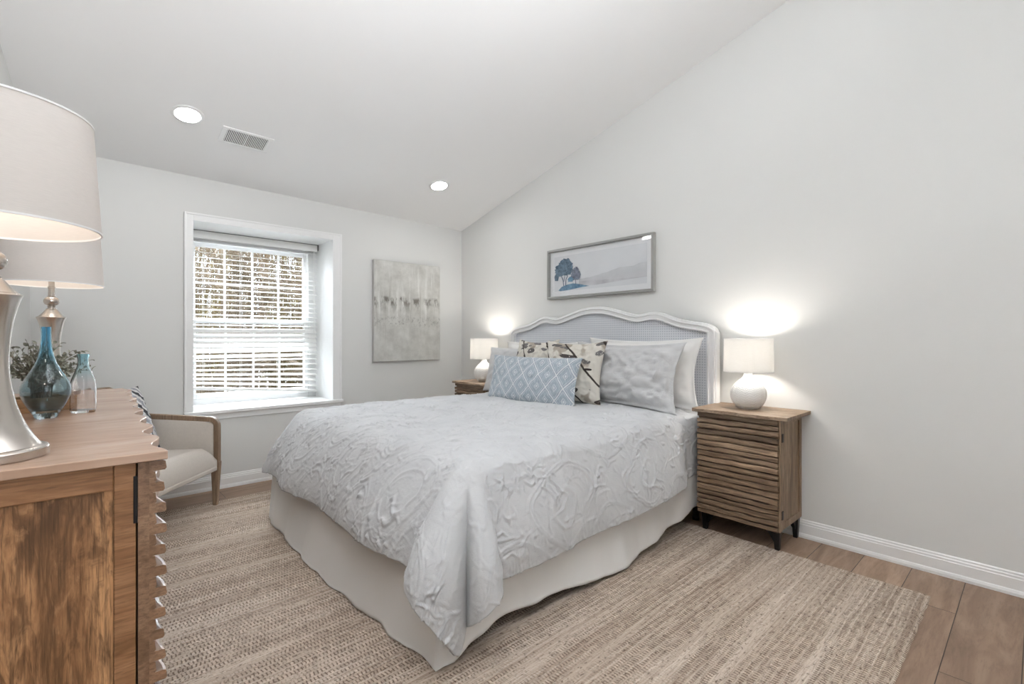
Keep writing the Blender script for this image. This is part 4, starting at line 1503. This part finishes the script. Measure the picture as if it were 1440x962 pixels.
# carcass
m = MB()
m.box(BXB, BXF - .003, y0 + .012, y1 - .012, .12, ZTOP - .018)
m.build('carcass', M['dresser_rail'], DR)
for s, (ya, yb) in enumerate(((y0, y0 + .014), (y1 - .014, y1))):
    m = MB()
    st = .036
    m.box(BXF - .003 - st, BXF - .003, ya, yb, .10, ZTOP - .018)
    m.box(BXB, BXB + st, ya, yb, .10, ZTOP - .018)
    m.box(BXB + st, BXF - .003 - st, ya, yb, ZTOP - .018 - .052, ZTOP - .018)
    m.box(BXB + st, BXF - .003 - st, ya, yb, .10, .16)
    sf = m.build('side_frame', M['dresser_rail'], DR, bevel=.0025)
    m = MB()
    o_ = .007
    xa, xb = BXB + st, BXF - .003 - st
    wds = [.0, .30, .56, 1.0]
    for a_, b_ in zip(wds, wds[1:]):
        m.box(xa + (xb - xa) * a_ + .0004, xa + (xb - xa) * b_ - .0004, min(ya, yb) + o_, max(ya, yb) - .001 if s else yb, .16, ZTOP - .07)
    m.build('side_panel', M['dresser_panel'], sf)
# three slatted doors
nd = 3
dw = (y1 - y0) / nd
for d_i in range(nd):
    ya, yb = y0 + d_i * dw + (.0005 if d_i else 0), y0 + (d_i + 1) * dw - .0015
    d = MB()
    d.box(BXF, BXF + .019, ya, yb, .13, ZTOP - .0195)
    k = 0
    z = ZTOP - .0225
    yy = np.linspace(ya + .004, yb, 72)
    rnd = random.Random(11)
    while z > .15:
        hgt = .0205 if k % 2 == 0 else .0245
        z0 = z - hgt
        proud = k % 2 == 0
        ph = rnd.uniform(-.022, .022)
        o = len(d.v)
        for y in yy:
            if proud:
                xf = -.008 + scal(y, ph, .0075)
            else:
                xf = -.022 + scal(y, ph, .0035)
            wz = 0
            zt_ = min(z + wz * (k > 0), ZTOP - .020)
            d.v += [(BXF + .016, y, z0 + wz), (xf - .003, y, z0 + wz), (xf, y, z0 + wz + .004), (xf - .002, y, zt_ - .002), (xf - .007, y, zt_), (BXF + .016, y, zt_)]
        q6 = 6
        for i in range(len(yy) - 1):
            p = o + i * q6; q = p + q6
            for e in range(q6):
                d.f.append((p + e, p + (e + 1) % q6, q + (e + 1) % q6, q + e)); d.mi.append(0); d.sm.append(False)
        d.f.append(tuple(o + e for e in reversed(range(q6)))); d.mi.append(0); d.sm.append(False)
        e0 = o + (len(yy) - 1) * q6
        d.f.append(tuple(e0 + e for e in range(q6))); d.mi.append(0); d.sm.append(False)
        z = z0
        k += 1
    do = d.build('door', M['dresser_slat'], DR)
    if d_i == 0:
        for z0 in (.735, .20):
            m = MB(); m.box(BXF - .0075, BXF - .0005, y0 - .002, y0 + .004, z0, z0 + .098)
            m.build('hinge', M['black_metal'], do, bevel=.001)
for (lx, ly) in ((BXF - .03, .05), (BXF - .03, DL - .05), (BXB + .03, .05), (BXB + .03, DL - .05)):
    m = MB()
    m.hexa([(lx - .014, ly - .014, .013), (lx + .014, ly - .014, .013), (lx + .014, ly + .014, .013), (lx - .014, ly + .014, .013)],
           [(lx - .02, ly - .02, .12), (lx + .02, ly - .02, .12), (lx + .02, ly + .02, .12), (lx - .02, ly + .02, .12)])
    m.build('leg', M['black_metal'], DR, bevel=.002)

# ------------------------------------------------------------------ tall nickel table lamps
def table_lamp(label):
    t = thing('table_lamp', label, 'lamp', (-.118, 1.40, ZTOP))
    prof_ = [(.084, 0), (.086, .002), (.086, .017), (.084, .0195), (.078, .021), (.074, .0225)]
    body = [(.074, .0225), (.066, .034), (.055, .055), (.046, .078), (.038, .105), (.032, .135), (.0285, .165), (.0272, .195), (.0280, .22), (.0305, .25), (.0345, .278), (.040, .303), (.0455, .320), (.0480, .3245), (.0470, .3265), (.041, .3295)]
    neck = [(.041, .3295), (.034, .337), (.027, .346), (.021, .355), (.0175, .3585), (.0175, .3615), (.0125, .363), (.0115, .367), (.0135, .369), (.0135, .371), (.0115, .3725), (.0145, .376)]
    ball = [(.0145, .376), (.021, .380), (.0245, .387), (.0255, .3935), (.024, .401), (.0195, .407), (.0135, .411)]
    stem = [(.0135, .411), (.0135, .413), (.0110, .4145), (.0105, .447), (.0125, .4475), (.0125, .453), (.010, .4545), (.010, .485), (.014, .4855), (.014, .52), (.004, .5215)]
    m = MB(); m.lathe(prof_, 96); m.build('foot', M['nickel'], t)
    m = MB(); m.lathe(body, 96); m.build('body', M['nickel'], t)
    m = MB(); m.lathe(neck, 64); m.build('neck', M['nickel'], t)
    m = MB(); m.lathe(ball, 64); m.build('ball_finial', M['nickel'], t)
    m = MB(); m.lathe(stem, 32); m.build('socket', M['nickel'], t)
    m = MB(); m.lathe([(.1695, .462), (.156, .691), (.1545, .691), (.168, .462)], 128, close=True)
    sh = m.build('lamp_shade', M['shade_cream'], t)
    for z, r in ((.4635, .1692), (.6895, .1558)):
        m = MB()
        m.lathe([(r - .0016, z - .002), (r + .0016, z - .002), (r + .0016, z + .002), (r - .0016, z + .002)], 128, close=True)
        m.build('shade_rim', M['white_plastic'], sh)
    m = MB()
    for k in range(3):
        a = k * 2 * math.pi / 3 + .7
        m.tube([(.004 * math.cos(a), .004 * math.sin(a), .672), (.155 * math.cos(a), .155 * math.sin(a), .680)], .0018, 6)
    m.build('spider', M['nickel'], sh)
    return t
tl = table_lamp('tall brushed nickel lamp with cream drum shade, nearest, on the dresser end')
tl2 = dup(tl, (-.059, 2.80, ZTOP), .5, 'matching nickel lamp with cream shade behind the teal vase')
tl['group'] = tl2['group'] = 'nickel table lamps on the dresser'
bulb('table_bulb_near', (-.118, 1.40, ZTOP + .575), 1.25, (1, .90, .78))
bulb('table_bulb_far', (-.059, 2.80, ZTOP + .575), 1.25, (1, .90, .78))

# ------------------------------------------------------------------ glass vase and bottle
def shell(outer, wall, floor_t):
    """outer: list of (r,z) from base centre outwards and up; returns closed vessel profile"""
    inner = [(max(.002, r - wall), max(z, floor_t)) for r, z in outer if z >= floor_t]
    return outer + inner[::-1]
def smooth_prof(ctrl, n):
    z = np.array([c_[0] for c_ in ctrl]); r = np.array([c_[1] for c_ in ctrl])
    zz = np.linspace(z[0], z[-1], n)
    rr_ = np.interp(zz, z, r)
    for _ in range(6):
        rr_[1:-1] = .25 * rr_[:-2] + .5 * rr_[1:-1] + .25 * rr_[2:]
    return list(zip(rr_.tolist(), zz.tolist()))
pv = smooth_prof([(0, .024), (.008, .027), (.02, .034), (.045, .047), (.065, .0545), (.085, .0575), (.10, .055), (.12, .046), (.14, .035), (.16, .0255), (.18, .019), (.20, .0148), (.225, .0122), (.25, .0112), (.272, .0115)], 90)
m = MB(); m.lathe(shell(pv, .0028, .022), 96)
o = m.build('glass_vase', M['teal_vase'])
o.location = (-.054, 2.003, ZTOP + .0005)
tag(o, 'round teal blue glass vase with a long slim neck on the dresser', 'vase')
pb = smooth_prof([(0, .030), (.004, .0325), (.03, .033), (.08, .0328), (.10, .031), (.118, .0255), (.135, .019), (.15, .0148), (.165, .0135), (.175, .0140), (.180, .0165), (.184, .0170), (.187, .0160)], 80)
m = MB(); m.lathe(shell(pb, .0025, .007), 64)
o = m.build('glass_bottle', M['bottle'])
o.location = (.030, 2.085, ZTOP + .0005)
tag(o, 'small clear to aqua seeded glass bottle right of the teal vase', 'bottle')

# planter with eucalyptus
PL = thing('potted_plant', 'grey green eucalyptus sprigs in a low wooden planter behind the vase', 'plant', (-.075, 2.225, ZTOP), math.radians(18))
m = MB()
bw_, bd_, bh_ = .075, .055, .046
for (x0, x1, yy0, yy1) in ((-bw_, bw_, -bd_, -bd_ + .008), (-bw_, bw_, bd_ - .008, bd_), (-bw_, -bw_ + .008, -bd_ + .008, bd_ - .008), (bw_ - .008, bw_, -bd_ + .008, bd_ - .008)):
    m.box(x0, x1, yy0, yy1, .001, bh_)
m.box(-bw_ + .008, bw_ - .008, -bd_ + .008, bd_ - .008, .001, .008)
m.build('planter_box', M['box_wood'], PL, bevel=.0015)
m = MB(); m.box(-bw_ + .008, bw_ - .008, -bd_ + .008, bd_ - .008, .008, .036)
m.build('soil', M['stems'], PL)
st = MB(); lf = MB()
rnd = random.Random(21)
def leaf(p, d, ln, wd):
    d = d.normalized()
    s = d.cross(Vector((rnd.uniform(-1, 1), rnd.uniform(-1, 1), rnd.uniform(-.2, 1)))).normalized()
    nn = s.cross(d).normalized()
    rows_ = [(0, .05), (.25, .8), (.5, 1), (.75, .8), (1, .08)]
    v = []
    for t_, w_ in rows_:
        c_ = p + d * ln * t_ + nn * ln * .12 * math.sin(t_ * 3)
        v += [tuple(c_ - s * wd * w_ + nn * .0012), tuple(c_ - nn * .0006), tuple(c_ + s * wd * w_ + nn * .0012)]
    f = []
    for i in range(4):
        f += [(3 * i, 3 * i + 1, 3 * i + 4, 3 * i + 3), (3 * i + 1, 3 * i + 2, 3 * i + 5, 3 * i + 4)]
    lf.add(v, f, 0, True)
for k in range(95):
    a = rnd.uniform(0, 2 * math.pi)
    el = rnd.uniform(.1, 1.45)
    ln = rnd.uniform(.115, .185)
    d = Vector((math.cos(a) * math.cos(el), math.sin(a) * math.cos(el), math.sin(el)))
    p0 = Vector((rnd.uniform(-.03, .03), rnd.uniform(-.02, .02), .034))
    mid = p0 + Vector((d.x * .25, d.y * .25, .9)) * ln * .55
    end = mid + d * ln * .65
    pts = [p0, (p0 + mid) / 2 + Vector((0, 0, .006)), mid, (mid + end) / 2 + Vector((0, 0, .006)), end]
    st.tube(pts, [.0013, .0012, .001, .0008, .0005], 5)
    for q in range(4, 15):
        f_ = q / 14
        i0 = min(3, int(f_ * 4)); fr = f_ * 4 - i0
        p = pts[i0].lerp(pts[i0 + 1], fr)
        tang = (pts[i0 + 1] - pts[i0]).normalized()
        aa = rnd.uniform(0, 6.28)
        side_ = tang.orthogonal().normalized()
        side_ = Matrix.Rotation(aa, 3, tang) @ side_
        leaf(p, side_ + tang * .7, rnd.uniform(.010, .017), rnd.uniform(.0035, .0055))
st.build('stems', M['stems'], PL)
lf.build('foliage', M['leaf'], PL)

# ================================================================== ARMCHAIR
# local: x = facing direction, y = towards its left (seen from behind); origin on the floor at the middle of the front edge
CH_ROT = math.atan2(-.66, .75)
ch = thing('armchair', 'cream upholstered armchair with brown wood arms, in the corner by the window', 'armchair', (.515, 3.44, 0), CH_ROT)
HWc = .335
m = MB()
# seat cushion with crowned top
nx_, ny_ = 26, 34
U, V = np.meshgrid(np.linspace(0, 1, nx_), np.linspace(-1, 1, ny_), indexing='ij')
xs_ = -.60 + .60 * U
wv_ = HWc - .035 - .05 * (1 - U)
yv = V * wv_
edge_ = np.clip(np.minimum((1 - U) / .12, 1), 0, 1) ** .45 * np.clip((1 - np.abs(V)) / .10, 0, 1) ** .4
top = .300 + edge_ * (.085 + .012 * (1 - V ** 2)) + .012 * U
m.grid(np.stack([xs_ , yv, top], -1))
bot = np.full_like(top, .272)
m.grid(np.stack([xs_, yv, bot], -1), flip=True)
nn_ = nx_ * ny_
rg = [i * ny_ for i in range(nx_)] + [(nx_ - 1) * ny_ + j for j in range(1, ny_)] + [i * ny_ + ny_ - 1 for i in range(nx_ - 2, -1, -1)] + [j for j in range(ny_ - 2, 0, -1)]
for k in range(len(rg)):
    a_, b_ = rg[k], rg[(k + 1) % len(rg)]
    m.f.append((b_, a_, a_ + nn_, b_ + nn_)); m.mi.append(0); m.sm.append(True)
m.build('seat', M['upholstery'], ch, sharp=60)
m = MB()
m.hexa([(-.60, -HWc + .085, .245), (.004, -HWc + .035, .245), (.004, HWc - .035, .245), (-.60, HWc - .085, .245)],
       [(-.60, -HWc + .085, .275), (.004, -HWc + .035, .275), (.004, HWc - .035, .275), (-.60, HWc - .085, .275)])
m.build('seat_rail', M['upholstery'], ch, bevel=.008, segs=3)
def sweep(m, pts, w, h):
    """rectangular bar along pts, kept upright; w across, h along normal"""
    pts = [Vector(p) for p in pts]
    v = []
    n = len(pts)
    for i, p in enumerate(pts):
        d = (pts[min(i + 1, n - 1)] - pts[max(i - 1, 0)]).normalized()
        s = d.cross(Vector((0, 0, 1)))
        if s.length < .05:
            s = Vector((0, 1, 0))
        s = Vector((0, 1, 0)) - d * d.y if abs(d.z) > .8 else s
        s.normalize()
        t = s.cross(d).normalized()
        for a, b in ((-1, -1), (1, -1), (1, 1), (-1, 1)):
            v.append(tuple(p + s * a * w / 2 + t * b * h / 2))
    f = [(3, 2, 1, 0), (4 * n - 4, 4 * n - 3, 4 * n - 2, 4 * n - 1)]
    for i in range(n - 1):
        for e in range(4):
            f.append((4 * i + e, 4 * i + (e + 1) % 4, 4 * i + 4 + (e + 1) % 4, 4 * i + 4 + e))
    m.add(v, f, 0, False)
for s in (-1, 1):
    # front leg (tapered), wooden arm that rises from it and runs back
    m = MB()
    y = s * (HWc - .012)
    m.hexa([(-.036, y - .012, .001), (-.010, y - .012, .001), (-.010, y + .012, .001), (-.036, y + .012, .001)],
           [(-.048, y - .016, .30), (.010, y - .016, .30), (.010, y + .016, .30), (-.048, y + .016, .30)])
    m.build('leg', M['chair_wood'], ch, bevel=.004)
    m = MB()
    pts = [(-.012, y, .27)] + [(-.012 - .0 * k, y, .27 + .27 * k / 5) for k in range(1, 5)]
    for k in range(0, 7):
        a = math.pi / 2 * k / 6
        pts.append((-.012 - .05 * (1 - math.cos(a)), y, .535 + .045 * math.sin(a)))
    for k in range(1, 9):
        f_ = k / 8
        pts.append((-.062 - .50 * f_, y - s * .050 * f_, .580 + .035 * f_))
    sweep(m, pts, .034, .034)
    m.build('arm', M['chair_wood'], ch, bevel=.006, segs=3)
    m = MB()
    # upholstered inner panel below the arm
    n_ = 24
    Uq, Vq = np.meshgrid(np.linspace(0, 1, n_), np.linspace(0, 1, 12), indexing='ij')
    xq = -.030 - .53 * Uq
    ztop_ = np.interp(Uq, [0, .08, 1], [.545, .565, .60])
    zq = .30 + (ztop_ - .30) * Vq
    bul = .012 * np.sin(np.pi * Uq) ** .5 * np.sin(np.pi * Vq) ** .5
    yq0 = s * (HWc - .012 - .05 * Uq)
    m.grid(np.stack([xq, yq0 - s * (.014 + bul), zq], -1), flip=(s > 0))
    m.grid(np.stack([xq, yq0 + s * .010, zq], -1), flip=(s < 0))
    o2 = n_ * 12
    rq = [i * 12 for i in range(n_)] + [(n_ - 1) * 12 + j for j in range(1, 12)] + [i * 12 + 11 for i in range(n_ - 2, -1, -1)] + [j for j in range(10, 0, -1)]
    for k in range(len(rq)):
        a_, b_ = rq[k], rq[(k + 1) % len(rq)]
        m.f.append((a_, b_, b_ + o2, a_ + o2)); m.mi.append(0); m.sm.append(False)
    m.build('arm_panel', M['upholstery'], ch)
    m = MB()
    yb_ = s * (HWc - .075)
    m.hexa([(-.66, yb_ - .013, .001), (-.634, yb_ - .013, .001), (-.634, yb_ + .013, .001), (-.66, yb_ + .013, .001)],
           [(-.61, yb_ - .016, .30), (-.57, yb_ - .016, .30), (-.57, yb_ + .016, .30), (-.61, yb_ + .016, .30)])
    m.build('leg', M['chair_wood'], ch, bevel=.004)
# back: cushion and wooden rail around it
m = MB()
yy = np.linspace(-1, 1, 30)
zz = np.linspace(0, 1, 20)
Vb, Wb = np.meshgrid(yy, zz, indexing='ij')
hwb = HWc - .07
rc = 1 - .10 * np.clip(np.abs(Vb) - .8, 0, 1) / .2
zb_ = .30 + (.775 - .30) * Wb * np.where(np.abs(Vb) > .85, 1 - .08 * ((np.abs(Vb) - .85) / .15) ** 2, 1)
xb0 = -.555 - .075 * Wb - .02 * (1 - Vb ** 2) * 0
bulge = .03 * (np.clip(1 - np.abs(Vb) ** 3, 0, 1) ** .5) * (np.sin(np.pi * np.clip(Wb, 0, 1)) ** .5)
m.grid(np.stack([xb0 + .02 + bulge, Vb * hwb, zb_], -1))
m.grid(np.stack([xb0 - .035, Vb * hwb, zb_], -1), flip=True)
nb_ = 30 * 20
rb = [i * 20 for i in range(30)] + [29 * 20 + j for j in range(1, 20)] + [i * 20 + 19 for i in range(28, -1, -1)] + [j for j in range(18, 0, -1)]
for k in range(len(rb)):
    a_, b_ = rb[k], rb[(k + 1) % len(rb)]
    m.f.append((b_, a_, a_ + nb_, b_ + nb_)); m.mi.append(0); m.sm.append(True)
m.build('backrest', M['upholstery'], ch)
m = MB()
pts = []
for k in range(25):
    v_ = -1 + 2 * k / 24
    pts.append((-.640, v_ * (hwb + .012), .790 - .055 * max(0, abs(v_) - .72) ** 2 / .0784))
sweep(m, pts, .038, .030)
m.build('back_rail', M['chair_wood'], ch, bevel=.006, segs=3)

pillow('cushion', .42, .42, .13, M['bw'], (.29, 3.665, .415), 20, 139, 'black and white patterned cushion leaning on the armchair', 'cushion', seed=31, pinch=.08)
